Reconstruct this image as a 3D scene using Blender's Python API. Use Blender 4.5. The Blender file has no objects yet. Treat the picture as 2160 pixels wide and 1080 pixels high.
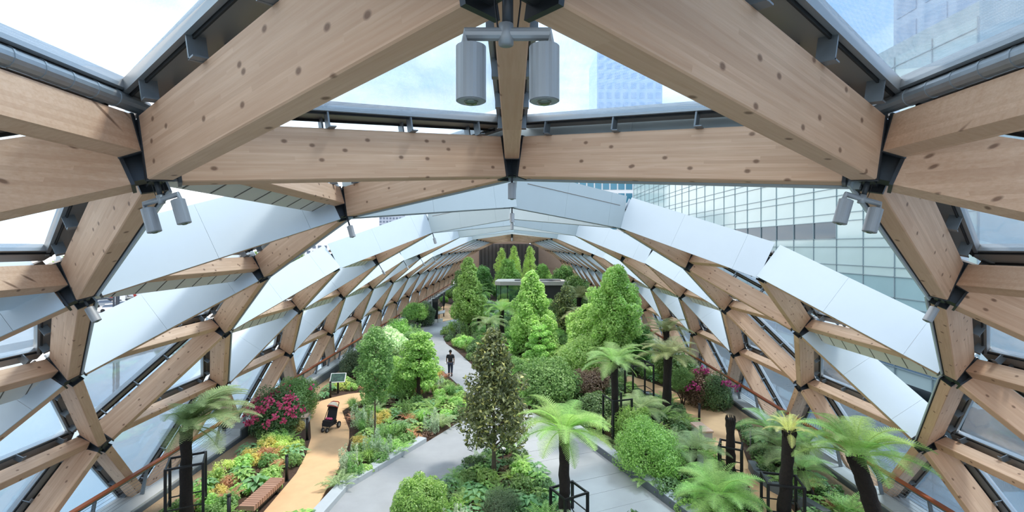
import bpy, bmesh, math, random
import numpy as np
from mathutils import Vector, Matrix

scene = bpy.context.scene
COL = scene.collection
RNG = random.Random(11)
NR = np.random.RandomState(5)
CAM_H = 8.6
FPX = 1000.0

# ------------------------------------------------------------------ camera
cam_d = bpy.data.cameras.new('camera')
cam_d.sensor_width = 36.0
cam_d.lens = 36.0 * FPX / 2160.0
cam_d.shift_y = -20.0 / 2160.0
cam_d.clip_end = 3000
cam_d.clip_start = 0.05
cam = bpy.data.objects.new('camera', cam_d)
COL.objects.link(cam)
cam.location = (0, 0, CAM_H)
cam.rotation_euler = (math.pi / 2, 0, 0)
scene.camera = cam

# ------------------------------------------------------------------ light
vs = scene.view_settings
vs.view_transform = 'Standard'
vs.look = 'None'
vs.gamma = 1.0
vs.use_curve_mapping = False
vs.exposure = 1.05
try:
    scene.cycles.transparent_max_bounces = 24
    scene.cycles.max_bounces = 6
    scene.cycles.diffuse_bounces = 3
    scene.cycles.glossy_bounces = 3
    scene.cycles.adaptive_threshold = 0.04
    scene.cycles.use_denoising = True
except Exception:
    pass


def lin(r, g, b, a=1.0):
    def f(c):
        c = c / 255.0
        return c / 12.92 if c <= 0.04045 else ((c + 0.055) / 1.055) ** 2.4
    return (f(r), f(g), f(b), a)


class NT:
    """tiny node-tree builder"""
    def __init__(self, tree):
        self.t = tree
        tree.nodes.clear()

    def n(self, kind, **kw):
        nd = self.t.nodes.new(kind)
        for k, v in kw.items():
            if k.startswith('i_'):
                nd.inputs[k[2:].replace('_', ' ')].default_value = v
            else:
                setattr(nd, k, v)
        return nd

    def l(self, a, b):
        self.t.links.new(a, b)

    def math(self, op, a, b=None, c=None, clamp=False):
        m = self.n('ShaderNodeMath', operation=op, use_clamp=clamp)
        for i, v in enumerate((a, b, c)):
            if v is None:
                continue
            if isinstance(v, (int, float)):
                m.inputs[i].default_value = v
            else:
                self.l(v, m.inputs[i])
        return m.outputs[0]

    def mix(self, fac, a, b):
        m = self.n('ShaderNodeMix', data_type='RGBA')
        for s, v in ((m.inputs[0], fac), (m.inputs[6], a), (m.inputs[7], b)):
            if isinstance(v, (int, float, tuple)):
                s.default_value = v
            else:
                self.l(v, s)
        return m.outputs[2]

    def ramp(self, fac, stops):
        r = self.n('ShaderNodeValToRGB')
        e = r.color_ramp.elements
        while len(e) < len(stops):
            e.new(0.5)
        for el, (p, c) in zip(e, stops):
            el.position = p
            el.color = c
        self.l(fac, r.inputs[0])
        return r.outputs[0]


world = bpy.data.worlds.new('World')
scene.world = world
world.use_nodes = True
W = NT(world.node_tree)
tc = W.n('ShaderNodeTexCoord')
sep = W.n('ShaderNodeSeparateXYZ')
W.l(tc.outputs['Generated'], sep.inputs[0])
zc = W.math('MAXIMUM', W.math('ADD', sep.outputs[2], 0.22), 0.12)
cmb = W.n('ShaderNodeCombineXYZ')
W.l(W.math('DIVIDE', sep.outputs[0], zc), cmb.inputs[0])
W.l(W.math('DIVIDE', sep.outputs[1], zc), cmb.inputs[1])
nz = W.n('ShaderNodeTexNoise', i_Scale=1.3, i_Detail=7.0, i_Roughness=0.58)
W.l(cmb.outputs[0], nz.inputs['Vector'])
cloud = W.math('MULTIPLY_ADD', nz.outputs[0], 3.6, -1.18)
# brighter, whiter cloud towards the left of the view, bluer to the right
cloud = W.math('ADD', cloud, W.math('MULTIPLY', sep.outputs[0], -0.5), clamp=True)
blue = W.ramp(W.math('MAXIMUM', sep.outputs[2], 0.0), [(0.0, (0.42, 0.60, 0.82, 1)), (0.6, (0.20, 0.39, 0.72, 1))])
skyc = W.mix(cloud, blue, (1.0, 1.0, 1.0, 1))
bg = W.n('ShaderNodeBackground', i_Strength=1.15)
W.l(skyc, bg.inputs[0])
wo = W.n('ShaderNodeOutputWorld')
W.l(bg.outputs[0], wo.inputs[0])

sun_d = bpy.data.lights.new('sun', 'SUN')
sun_d.energy = 2.2
sun_d.angle = math.radians(9)
sun_d.color = (1.0, 0.95, 0.87)
sun = bpy.data.objects.new('sun', sun_d)
COL.objects.link(sun)
sun.rotation_euler = Vector((-0.42, -0.12, -0.9)).to_track_quat('-Z', 'Y').to_euler()
sun.location = (40, 20, 80)


# ------------------------------------------------------------------ materials
MATS = {}


def principled(name, col, rough=0.6, metal=0.0, spec=0.5, noise=0.0, nscale=4.0, bump=0.0, bscale=30.0, col2=None):
    m = bpy.data.materials.new(name)
    m.use_nodes = True
    T = NT(m.node_tree)
    out = T.n('ShaderNodeOutputMaterial')
    p = T.n('ShaderNodeBsdfPrincipled')
    p.inputs['Roughness'].default_value = rough
    p.inputs['Metallic'].default_value = metal
    p.inputs['Specular IOR Level'].default_value = spec
    p.inputs['Base Color'].default_value = col
    tcn = T.n('ShaderNodeTexCoord')
    if noise or col2:
        nn = T.n('ShaderNodeTexNoise', i_Scale=nscale, i_Detail=6.0, i_Roughness=0.6)
        T.l(tcn.outputs['Object'], nn.inputs['Vector'])
        c2 = col2 or tuple(c * (1 - noise) for c in col[:3]) + (1,)
        f = T.math('MULTIPLY_ADD', nn.outputs[0], 2.4, -0.7, clamp=True)
        T.l(T.mix(f, col, c2), p.inputs['Base Color'])
    if bump:
        nb = T.n('ShaderNodeTexNoise', i_Scale=bscale, i_Detail=4.0)
        T.l(tcn.outputs['Object'], nb.inputs['Vector'])
        b = T.n('ShaderNodeBump', i_Strength=bump, i_Distance=0.02)
        T.l(nb.outputs[0], b.inputs['Height'])
        T.l(b.outputs[0], p.inputs['Normal'])
    T.l(p.outputs[0], out.inputs[0])
    MATS[name] = m
    return m


def emission_free_mix(T, a, b, fac):
    mx = T.n('ShaderNodeMixShader')
    if isinstance(fac, (int, float)):
        mx.inputs[0].default_value = fac
    else:
        T.l(fac, mx.inputs[0])
    T.l(a, mx.inputs[1])
    T.l(b, mx.inputs[2])
    return mx.outputs[0]


def wood_mat(name, light, mid, dark, lam=0.045, knots=True):
    m = bpy.data.materials.new(name)
    m.use_nodes = True
    T = NT(m.node_tree)
    out = T.n('ShaderNodeOutputMaterial')
    p = T.n('ShaderNodeBsdfPrincipled')
    p.inputs['Roughness'].default_value = 0.62
    p.inputs['Specular IOR Level'].default_value = 0.3
    tcn = T.n('ShaderNodeTexCoord')
    oi = T.n('ShaderNodeObjectInfo')
    off = T.math('MULTIPLY', oi.outputs['Random'], 57.0)
    sp = T.n('ShaderNodeSeparateXYZ')
    T.l(tcn.outputs['Object'], sp.inputs[0])
    x = T.math('ADD', sp.outputs[0], off)
    zb = T.math('FLOOR', T.math('DIVIDE', sp.outputs[2], lam))
    zr = T.math('FRACT', T.math('MULTIPLY', zb, 0.377))
    xb = T.math('FLOOR', T.math('MULTIPLY_ADD', x, 0.55, T.math('MULTIPLY', zr, 7.0)))
    cv = T.n('ShaderNodeCombineXYZ')
    T.l(xb, cv.inputs[0]); T.l(zb, cv.inputs[2]); T.l(off, cv.inputs[1])
    wn = T.n('ShaderNodeTexWhiteNoise')
    T.l(cv.outputs[0], wn.inputs['Vector'])
    gv = T.n('ShaderNodeCombineXYZ')
    T.l(T.math('MULTIPLY', x, 1.2), gv.inputs[0])
    T.l(T.math('MULTIPLY', sp.outputs[1], 26.0), gv.inputs[1])
    T.l(T.math('MULTIPLY_ADD', sp.outputs[2], 30.0, T.math('MULTIPLY', wn.outputs[0], 9.0)), gv.inputs[2])
    gn = T.n('ShaderNodeTexNoise', i_Scale=1.0, i_Detail=5.0, i_Roughness=0.62)
    T.l(gv.outputs[0], gn.inputs['Vector'])
    c = T.mix(T.math('MULTIPLY_ADD', gn.outputs[0], 1.9, -0.5, clamp=True), light, mid)
    c = T.mix(T.math('MULTIPLY', wn.outputs[0], 0.55), c, tuple(v * 0.83 for v in mid[:3]) + (1,))
    # broad weathering
    bn = T.n('ShaderNodeTexNoise', i_Scale=0.7, i_Detail=3.0)
    bv = T.n('ShaderNodeCombineXYZ')
    T.l(x, bv.inputs[0]); T.l(sp.outputs[1], bv.inputs[1]); T.l(sp.outputs[2], bv.inputs[2])
    T.l(bv.outputs[0], bn.inputs['Vector'])
    c = T.mix(T.math('MULTIPLY_ADD', bn.outputs[0], 0.9, -0.3, clamp=True), c, tuple(v * 0.78 for v in mid[:3]) + (1,))
    if knots:
        vn = T.n('ShaderNodeTexVoronoi', i_Scale=3.2, i_Randomness=1.0, voronoi_dimensions='2D')
        kv = T.n('ShaderNodeCombineXYZ')
        T.l(T.math('MULTIPLY', x, 0.8), kv.inputs[0]); T.l(T.math('ADD', sp.outputs[1], T.math('MULTIPLY', sp.outputs[2], 1.15)), kv.inputs[1])
        T.l(kv.outputs[0], vn.inputs['Vector'])
        k = T.math('MULTIPLY_ADD', vn.outputs['Distance'], -16.0, 1.9, clamp=True)
        sc_ = T.n('ShaderNodeSeparateColor')
        T.l(vn.outputs['Color'], sc_.inputs[0])
        k = T.math('MULTIPLY', k, T.math('GREATER_THAN', sc_.outputs[0], 0.6))
        c = T.mix(T.math('MULTIPLY', k, 0.72), c, dark)
    T.l(c, p.inputs['Base Color'])
    T.l(p.outputs[0], out.inputs[0])
    MATS[name] = m
    return m


def film_mat():
    m = bpy.data.materials.new('etfe_film')
    m.use_nodes = True
    T = NT(m.node_tree)
    out = T.n('ShaderNodeOutputMaterial')
    tr = T.n('ShaderNodeBsdfTransparent')
    tr.inputs[0].default_value = (0.78, 0.88, 0.96, 1)
    df = T.n('ShaderNodeBsdfDiffuse')
    df.inputs[0].default_value = (0.85, 0.88, 0.9, 1)
    tl = T.n('ShaderNodeBsdfTranslucent')
    tl.inputs[0].default_value = (0.9, 0.93, 0.95, 1)
    gl = T.n('ShaderNodeBsdfGlossy', i_Roughness=0.14)
    gl.inputs[0].default_value = (0.9, 0.95, 1, 1)
    milky = emission_free_mix(T, df.outputs[0], tl.outputs[0], 0.55)
    # printed frit: fine rows of dots, a little uneven
    tcn = T.n('ShaderNodeTexCoord')
    vo = T.n('ShaderNodeTexVoronoi', i_Scale=60.0, i_Randomness=0.0)
    T.l(tcn.outputs['Object'], vo.inputs['Vector'])
    dots = T.math('MULTIPLY', T.math('LESS_THAN', vo.outputs['Distance'], 0.42), 0.12)
    nn = T.n('ShaderNodeTexNoise', i_Scale=1.1, i_Detail=5.0)
    T.l(tcn.outputs['Object'], nn.inputs['Vector'])
    fac = T.math('ADD', T.math('MULTIPLY_ADD', nn.outputs[0], 0.10, 0.02), dots, clamp=True)
    a = emission_free_mix(T, tr.outputs[0], milky, fac)
    fr = T.n('ShaderNodeFresnel', i_IOR=1.38)
    bmp = T.n('ShaderNodeBump', i_Strength=0.05, i_Distance=0.05)
    wv = T.n('ShaderNodeTexNoise', i_Scale=2.2, i_Detail=3.0)
    T.l(tcn.outputs['Object'], wv.inputs['Vector'])
    T.l(wv.outputs[0], bmp.inputs['Height'])
    T.l(bmp.outputs[0], gl.inputs['Normal'])
    s = emission_free_mix(T, a, gl.outputs[0], T.math('MULTIPLY', fr.outputs[0], 0.22, clamp=True))
    T.l(s, out.inputs[0])
    MATS['film'] = m
    return m


def leaf_mat(name, c1, c2, rough=0.5, trans=0.42, spec=0.35, c3=None, p3=0.9):
    m = bpy.data.materials.new(name)
    m.use_nodes = True
    T = NT(m.node_tree)
    out = T.n('ShaderNodeOutputMaterial')
    p = T.n('ShaderNodeBsdfPrincipled')
    p.inputs['Roughness'].default_value = rough
    p.inputs['Specular IOR Level'].default_value = spec
    g = T.n('ShaderNodeNewGeometry')
    oi = T.n('ShaderNodeObjectInfo')
    stops = [(0.0, c1), (0.8 if c3 else 1.0, c2)]
    if c3:
        stops += [(p3, c2), (min(1.0, p3 + 0.04), c3)]
    c = T.ramp(g.outputs['Random Per Island'], stops)
    hs = T.n('ShaderNodeHueSaturation')
    T.l(c, hs.inputs['Color'])
    T.l(T.math('MULTIPLY_ADD', oi.outputs['Random'], 0.36, 1.18), hs.inputs['Value'])
    hs.inputs['Saturation'].default_value = 0.79
    T.l(T.math('MULTIPLY_ADD', oi.outputs['Random'], 0.03, 0.472), hs.inputs['Hue'])
    T.l(hs.outputs[0], p.inputs['Base Color'])
    tl = T.n('ShaderNodeBsdfTranslucent')
    br = T.n('ShaderNodeHueSaturation')
    br.inputs['Value'].default_value = 1.5
    br.inputs['Saturation'].default_value = 1.1
    T.l(hs.outputs[0], br.inputs['Color'])
    T.l(br.outputs[0], tl.inputs[0])
    T.l(emission_free_mix(T, p.outputs[0], tl.outputs[0], trans), out.inputs[0])
    MATS[name] = m
    return m


def glass_mat(name, tint, refl=0.3, rough=0.03, base=None, basef=0.0):
    m = bpy.data.materials.new(name)
    m.use_nodes = True
    T = NT(m.node_tree)
    out = T.n('ShaderNodeOutputMaterial')
    tr = T.n('ShaderNodeBsdfTransparent')
    tr.inputs[0].default_value = tint
    gl = T.n('ShaderNodeBsdfGlossy', i_Roughness=rough)
    gl.inputs[0].default_value = (0.9, 0.95, 0.96, 1)
    s = tr.outputs[0]
    if base:
        d = T.n('ShaderNodeBsdfDiffuse')
        d.inputs[0].default_value = base
        s = emission_free_mix(T, s, d.outputs[0], basef)
    T.l(emission_free_mix(T, s, gl.outputs[0], refl), out.inputs[0])
    MATS[name] = m
    return m


wood_mat('glulam', lin(224, 190, 160), lin(200, 158, 126), lin(88, 54, 34))
wood_mat('bench_wood', lin(176, 140, 118), lin(150, 112, 92), lin(90, 60, 45), lam=0.5, knots=False)
wood_mat('rail_wood', lin(176, 104, 68), lin(150, 78, 48), lin(80, 40, 25), lam=0.3, knots=False)
film_mat()
principled('steel_dark', lin(58, 62, 66), 0.45, 0.6)
principled('steel_grey', lin(128, 134, 138), 0.45, 0.5, noise=0.2)
principled('alu', lin(150, 154, 156), 0.42, 0.55)
principled('channel', lin(142, 136, 130), 0.5, 0.35)
principled('galv', lin(165, 172, 176), 0.4, 0.6, noise=0.15, nscale=9)
principled('lamp_grey', lin(150, 154, 157), 0.42, 0.25)
principled('lamp_face', lin(70, 72, 70), 0.35, 0.4)
principled('lens', lin(70, 84, 62), 0.1, 0.0, 1.0)
principled('fascia', lin(186, 200, 209), 0.38, 0.15, noise=0.05, nscale=0.8)
principled('fascia_grey', lin(160, 174, 178), 0.42, 0.15, noise=0.06, nscale=0.8)
principled('soffit', lin(206, 203, 194), 0.5, 0.05, noise=0.06)
principled('rib', lin(96, 92, 86), 0.6)
principled('seal_and_gap', lin(30, 31, 32), 0.7)
principled('soil', lin(72, 52, 40), 0.95, noise=0.5, nscale=7, bump=0.8, bscale=14)
principled('sand_path', lin(200, 164, 124), 0.9, noise=0.10, nscale=2.0, bump=0.25, bscale=90)
principled('gravel', lin(158, 136, 108), 0.95, noise=0.3, nscale=22, bump=0.6, bscale=40)
principled('paving', lin(142, 146, 149), 0.75, noise=0.12, nscale=1.6, bump=0.15, bscale=60)
principled('slab', lin(154, 158, 160), 0.72, noise=0.10, nscale=1.3, bump=0.12, bscale=60)
principled('kerb', lin(160, 168, 173), 0.7, noise=0.10, nscale=3)
principled('kerb_white', lin(216, 212, 204), 0.7, noise=0.08)
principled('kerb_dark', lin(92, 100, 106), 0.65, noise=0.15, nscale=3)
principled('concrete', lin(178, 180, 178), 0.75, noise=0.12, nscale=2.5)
principled('black_metal', lin(24, 25, 27), 0.5, 0.2)
principled('fern_trunk', lin(34, 26, 21), 0.95, noise=0.6, nscale=18, bump=1.0, bscale=22)
principled('bark', lin(96, 84, 70), 0.9, noise=0.35, nscale=9, bump=0.5, bscale=20)
principled('bark_dark', lin(66, 52, 42), 0.9, noise=0.35, nscale=9, bump=0.5, bscale=20)
principled('white_paint', lin(228, 230, 230), 0.5)
principled('rubber', lin(28, 28, 30), 0.8)
principled('fabric_black', lin(30, 31, 36), 0.85)
principled('fabric_red', lin(176, 40, 34), 0.7)
principled('fabric_cream', lin(214, 200, 178), 0.8)
principled('skin', lin(126, 88, 66), 0.6)
principled('shirt', lin(26, 27, 30), 0.85)
principled('jeans', lin(38, 46, 66), 0.85)
principled('hair', lin(22, 19, 18), 0.8)
principled('roof_pale', lin(196, 190, 180), 0.7, noise=0.1)
principled('roof_dark', lin(60, 58, 56), 0.7)
principled('far_block', lin(88, 84, 82), 0.6, noise=0.2, nscale=0.5)
principled('brown_wall', lin(150, 128, 110), 0.8, noise=0.15, nscale=0.6)
principled('asphalt', lin(150, 150, 150), 0.9, noise=0.15, nscale=0.1)
principled('city_white', lin(226, 224, 222), 0.8)
principled('city_pink', lin(196, 176, 168), 0.8)
principled('city_grey', lin(170, 176, 186), 0.8)
principled('window_dark', lin(96, 108, 124), 0.3)
principled('car_white', lin(228, 230, 232), 0.3)
principled('car_silver', lin(160, 166, 172), 0.3, 0.4)
principled('car_dark', lin(48, 54, 62), 0.3)
principled('car_red', lin(170, 56, 48), 0.3)
principled('mullion', lin(128, 148, 156), 0.5, 0.3)
principled('teal_glass', lin(60, 120, 140), 0.12, 0.2, 0.8)
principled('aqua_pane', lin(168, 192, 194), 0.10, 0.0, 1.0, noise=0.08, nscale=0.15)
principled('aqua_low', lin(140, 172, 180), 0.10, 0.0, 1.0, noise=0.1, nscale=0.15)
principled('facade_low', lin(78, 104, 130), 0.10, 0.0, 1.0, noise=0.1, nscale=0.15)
principled('aqua_band', lin(150, 172, 178), 0.10, 0.0, 1.0)
principled('pane_reflection_dark', lin(62, 78, 88), 0.05, 0.3, 1.0)
principled('tower_blue', lin(150, 174, 198), 0.25, 0.1, 0.8)
principled('tower_pane', lin(126, 156, 186), 0.2, 0.1, 0.8)
principled('sign_face', lin(26, 38, 46), 0.3, noise=0.9, nscale=7, col2=lin(64, 96, 82))
principled('paper', lin(236, 236, 232), 0.8)
principled('flower_pink', lin(226, 92, 134), 0.6, noise=0.3, nscale=5)
principled('flower_magenta', lin(196, 74, 140), 0.6, noise=0.3, nscale=5)
principled('flower_white', lin(232, 234, 214), 0.6)
glass_mat('kiosk_glass', (0.5, 0.8, 0.6, 1), 0.22, 0.03, lin(110, 150, 110), 0.35)
glass_mat('clear_pane', (0.9, 0.95, 0.95, 1), 0.08)

leaf_mat('leaf_bright', lin(84, 134, 42), lin(146, 192, 76))
leaf_mat('leaf_gum', lin(100, 150, 60), lin(160, 200, 98), trans=0.5)
leaf_mat('leaf_mid', lin(66, 112, 44), lin(116, 160, 72))
leaf_mat('leaf_dark', lin(48, 88, 40), lin(90, 130, 64), rough=0.4, trans=0.3)
leaf_mat('leaf_box', lin(78, 132, 40), lin(138, 190, 66), rough=0.35)
leaf_mat('leaf_magnolia', lin(58, 76, 40), lin(104, 122, 60), rough=0.42, trans=0.22, spec=0.4, c3=lin(156, 166, 64), p3=0.84)
leaf_mat('leaf_lime', lin(146, 180, 66), lin(196, 214, 104))
leaf_mat('leaf_yellow', lin(164, 160, 48), lin(214, 200, 92))
leaf_mat('leaf_bronze', lin(150, 104, 56), lin(196, 148, 92))
leaf_mat('leaf_rose', lin(88, 66, 44), lin(124, 106, 68), trans=0.25)
leaf_mat('leaf_silver', lin(112, 138, 106), lin(168, 186, 150), rough=0.6)
leaf_mat('leaf_grey', lin(70, 98, 66), lin(110, 134, 92), rough=0.6)
leaf_mat('leaf_hosta', lin(66, 124, 70), lin(118, 172, 104))
leaf_mat('leaf_variegated', lin(104, 146, 84), lin(206, 220, 176), rough=0.55)
leaf_mat('frond', lin(84, 132, 54), lin(130, 170, 84), rough=0.5, trans=0.38)
leaf_mat('frond_bright', lin(96, 146, 50), lin(142, 186, 80), rough=0.5, trans=0.42)
leaf_mat('frond_grey', lin(92, 122, 68), lin(136, 160, 98), rough=0.55, trans=0.34)
leaf_mat('frond_olive', lin(96, 112, 58), lin(142, 152, 88), rough=0.55, trans=0.3)
leaf_mat('frond_yellow', lin(160, 166, 72), lin(204, 206, 116), rough=0.55, trans=0.4)
leaf_mat('far_green', lin(70, 104, 54), lin(120, 150, 84))


def water_mat():
    m = bpy.data.materials.new('dock_water')
    m.use_nodes = True
    T = NT(m.node_tree)
    out = T.n('ShaderNodeOutputMaterial')
    p = T.n('ShaderNodeBsdfPrincipled')
    p.inputs['Base Color'].default_value = lin(120, 140, 150)
    p.inputs['Roughness'].default_value = 0.04
    p.inputs['Metallic'].default_value = 0.75
    tcn = T.n('ShaderNodeTexCoord')
    nn = T.n('ShaderNodeTexNoise', i_Scale=0.5, i_Detail=3.0)
    T.l(tcn.outputs['Object'], nn.inputs['Vector'])
    b = T.n('ShaderNodeBump', i_Strength=0.03, i_Distance=0.3)
    T.l(nn.outputs[0], b.inputs['Height'])
    T.l(b.outputs[0], p.inputs['Normal'])
    T.l(p.outputs[0], out.inputs[0])
    MATS['dock_water'] = m


water_mat()


# ------------------------------------------------------------------ helpers
def G(px, py, z=0.0):
    """survey helper: ground point seen at a picture position, at height z"""
    y = (CAM_H - z) * FPX / (py - 520.0)
    return Vector(((px - 1080.0) / FPX * y, y, z))


class MB:
    def __init__(self):
        self.v = []
        self.f = []
        self.mi = []

    def add(self, verts, faces, mi=0):
        o = len(self.v)
        self.v += [tuple(p) for p in verts]
        self.f += [tuple(i + o for i in f) for f in faces]
        self.mi += [mi] * len(faces)
        return self

    def box(self, c, s, M=None, mi=0):
        hx, hy, hz = s[0] / 2, s[1] / 2, s[2] / 2
        vs_ = [Vector((sx * hx + c[0], sy * hy + c[1], sz * hz + c[2])) for sx in (-1, 1) for sy in (-1, 1) for sz in (-1, 1)]
        if M is not None:
            vs_ = [M @ p for p in vs_]
        return self.add(vs_, [(0, 1, 3, 2), (4, 6, 7, 5), (0, 4, 5, 1), (2, 3, 7, 6), (0, 2, 6, 4), (1, 5, 7, 3)], mi)

    def tube(self, pts, rad, n=8, cap=True, mi=0, jit=0.0, flat=1.0):
        pts = [Vector(p) for p in pts]
        if isinstance(rad, (int, float)):
            rad = [rad] * len(pts)
        vs_, up = [], None
        for i, p in enumerate(pts):
            d = (pts[min(i + 1, len(pts) - 1)] - pts[max(i - 1, 0)]).normalized()
            if up is None:
                up = Vector((0, 0, 1)) if abs(d.z) < 0.9 else Vector((1, 0, 0))
            s = d.cross(up)
            if s.length < 1e-5:
                s = d.cross(Vector((0, 1, 0)))
            s.normalize()
            u = s.cross(d).normalized()
            up = u
            for k in range(n):
                a = 2 * math.pi * k / n
                r = rad[i] * (1 + (RNG.random() - .5) * 2 * jit)
                vs_.append(p + s * math.cos(a) * r + u * math.sin(a) * r * flat)
        fs = []
        for i in range(len(pts) - 1):
            for k in range(n):
                a, b = i * n + k, i * n + (k + 1) % n
                fs.append((a, b, b + n, a + n))
        if cap:
            fs.append(tuple(reversed(range(n))))
            fs.append(tuple(range((len(pts) - 1) * n, len(pts) * n)))
        return self.add(vs_, fs, mi)

    def prism(self, poly, z0, z1, mi=0, M=None):
        n = len(poly)
        vs_ = [Vector((p[0], p[1], z0)) for p in poly] + [Vector((p[0], p[1], z1)) for p in poly]
        if M is not None:
            vs_ = [M @ p for p in vs_]
        fs = [tuple(reversed(range(n))), tuple(range(n, 2 * n))]
        fs += [(i, (i + 1) % n, n + (i + 1) % n, n + i) for i in range(n)]
        return self.add(vs_, fs, mi)

    def mesh(self, name, mats, smooth=False):
        me = bpy.data.meshes.new(name)
        me.from_pydata(self.v, [], self.f)
        if isinstance(mats, str):
            mats = [mats]
        for m in mats:
            me.materials.append(MATS[m])
        if len(mats) > 1:
            me.polygons.foreach_set('material_index', self.mi)
        if smooth:
            me.polygons.foreach_set('use_smooth', [True] * len(me.polygons))
        me.update()
        return me

    def build(self, name, mats, parent=None, smooth=False, M=None):
        return link(name, self.mesh(name, mats, smooth), parent, M)


def link(name, mesh, parent=None, M=None):
    o = bpy.data.objects.new(name, mesh)
    COL.objects.link(o)
    if parent is not None:
        o.parent = parent
    if M is not None:
        o.matrix_basis = M
    return o


def np_mesh(name, V, F, mat, smooth=False):
    """V (n,3) array, F (m,4) or (m,3) int array"""
    me = bpy.data.meshes.new(name)
    k = F.shape[1]
    me.vertices.add(len(V))
    me.vertices.foreach_set('co', np.ascontiguousarray(V, dtype=np.float32).ravel())
    me.loops.add(F.size)
    me.loops.foreach_set('vertex_index', np.ascontiguousarray(F, dtype=np.int32).ravel())
    me.polygons.add(len(F))
    me.polygons.foreach_set('loop_start', np.arange(0, F.size, k, dtype=np.int32))
    me.polygons.foreach_set('loop_total', np.full(len(F), k, dtype=np.int32))
    if smooth:
        me.polygons.foreach_set('use_smooth', np.ones(len(F), dtype=bool))
    me.materials.append(MATS[mat])
    me.update(calc_edges=True)
    me.validate()
    return me


def tag(o, label=None, cat=None, group=None, kind=None):
    if label: o['label'] = label
    if cat: o['category'] = cat
    if group: o['group'] = group
    if kind: o['kind'] = kind
    return o


def thing(name, label, cat, loc=(0, 0, 0), rz=0.0, group=None, scale=1.0):
    o = bpy.data.objects.new(name, None)
    COL.objects.link(o)
    o.empty_display_size = 0.2
    o.location = loc
    o.rotation_euler = (0, 0, rz)
    if scale != 1.0:
        o.scale = (scale,) * 3
    return tag(o, label, cat, group)


def structure(name):
    o = bpy.data.objects.new(name, None)
    COL.objects.link(o)
    o['kind'] = 'structure'
    return o


def inside(poly, x, y):
    c = False
    j = len(poly) - 1
    for i in range(len(poly)):
        xi, yi, xj, yj = poly[i][0], poly[i][1], poly[j][0], poly[j][1]
        if (yi > y) != (yj > y) and x < (xj - xi) * (y - yi) / (yj - yi) + xi:
            c = not c
        j = i
    return c


def near_poly(poly, x, y, d):
    if inside(poly, x, y):
        return True
    p = Vector((x, y))
    for i in range(len(poly)):
        a = Vector((poly[i][0], poly[i][1])); b = Vector((poly[(i + 1) % len(poly)][0], poly[(i + 1) % len(poly)][1]))
        ab = b - a
        t = max(0, min(1, (p - a).dot(ab) / max(ab.length_squared, 1e-9)))
        if (a + ab * t - p).length < d:
            return True
    return False


# ------------------------------------------------------------------ the timber vault
A = 6.0
Y0 = 2.2
SECT = [(0, 1.53), (3.99, 1.02), (7.56, -0.65), (10.58, -2.91), (12.5, -5.83), (13.35, -9.3)]
TOPZ = 0.34          # timber half depth
CUSH = 0.62          # height of the cushions above the node line
VMIN, VMAX = -2, 34


def npos(j, v):
    s = SECT[abs(j)]
    return Vector((math.copysign(s[0], j) if j else 0.0, Y0 + A / 2 * v, CAM_H + s[1]))


def nnorm(j):
    a = abs(j)
    p = SECT[max(a - 1, 0)] if a else (-SECT[1][0], SECT[1][1])
    q = SECT[min(a + 1, 5)]
    t = Vector((q[0] - p[0], q[1] - p[1])).normalized()
    n = Vector((-t.y, 0, t.x))
    if n.z < 0:
        n = -n
    n.x = abs(n.x) * (1 if j > 0 else -1) if j else 0.0
    return n.normalized()


MISS_N = {(-1, 5), (-1, 9), (-1, 13), (1, 3), (1, 7), (1, 11)}
MISS_E = set()
for v_ in range(2, 14, 2):
    MISS_E.add(((0, v_), (0, v_ + 2)))
for v_ in (4, 8, 12):
    MISS_E.add(((-2, v_), (-2, v_ + 2)))
for v_ in (2, 6, 10):
    MISS_E.add(((2, v_), (2, v_ + 2)))

NODES = [(j, v) for j in range(-5, 6) for v in range(VMIN, VMAX + 1) if (j + v) % 2 == 0]
NSET = set(NODES)


def ekey(a, b):
    return (a, b) if a < b else (b, a)


EDGES, TRIS = [], []
for (j, v) in NODES:
    if (j, v + 2) in NSET:
        EDGES.append(ekey((j, v), (j, v + 2)))
        for dj in (-1, 1):
            if (j + dj, v + 1) in NSET:
                TRIS.append(((j, v), (j, v + 2), (j + dj, v + 1)))
    for dv in (-1, 1):
        if (j + 1, v + dv) in NSET:
            EDGES.append(ekey((j, v), (j + 1, v + dv)))


def no_beam(e):
    return e in MISS_E or e[0] in MISS_N or e[1] in MISS_N


def tri_edges(t):
    return [ekey(t[0], t[1]), ekey(t[1], t[2]), ekey(t[0], t[2])]


def is_open(t):
    if any(n in MISS_N for n in t) or any(e in MISS_E for e in tri_edges(t)):
        return True
    base, apex = t[0], t[2]
    j, v = base
    up = abs(apex[0]) > abs(j)      # base line above, apex below
    if not up:
        return False
    if j == -2:
        return v >= 0 and v <= 26
    if j == 2:
        return 14 <= v <= 26
    if j == -1 and apex[0] == -2:
        return v == 1 or 15 <= v <= 25
    if j == 1 and apex[0] == 2:
        return 15 <= v <= 25
    if j == -3:
        return v == 1 or 5 <= v <= 25
    if j == 3:
        return v == 3 or 7 <= v <= 25
    return False


OPEN = {t: is_open(t) for t in TRIS}
EDGE_T = {}
for t in TRIS:
    for e in tri_edges(t):
        EDGE_T.setdefault(e, []).append(t)


def edge_frame(a, b):
    pa, pb = npos(*a), npos(*b)
    d = (pb - pa)
    L = d.length
    d.normalize()
    n = nnorm(a[0]) + nnorm(b[0])
    n = (n - d * n.dot(d)).normalized()
    s = n.cross(d).normalized()
    mid = (pa + pb) / 2
    M = Matrix(((d.x, s.x, n.x, mid.x), (d.y, s.y, n.y, mid.y), (d.z, s.z, n.z, mid.z), (0, 0, 0, 1)))
    return M, L, s, mid


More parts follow.
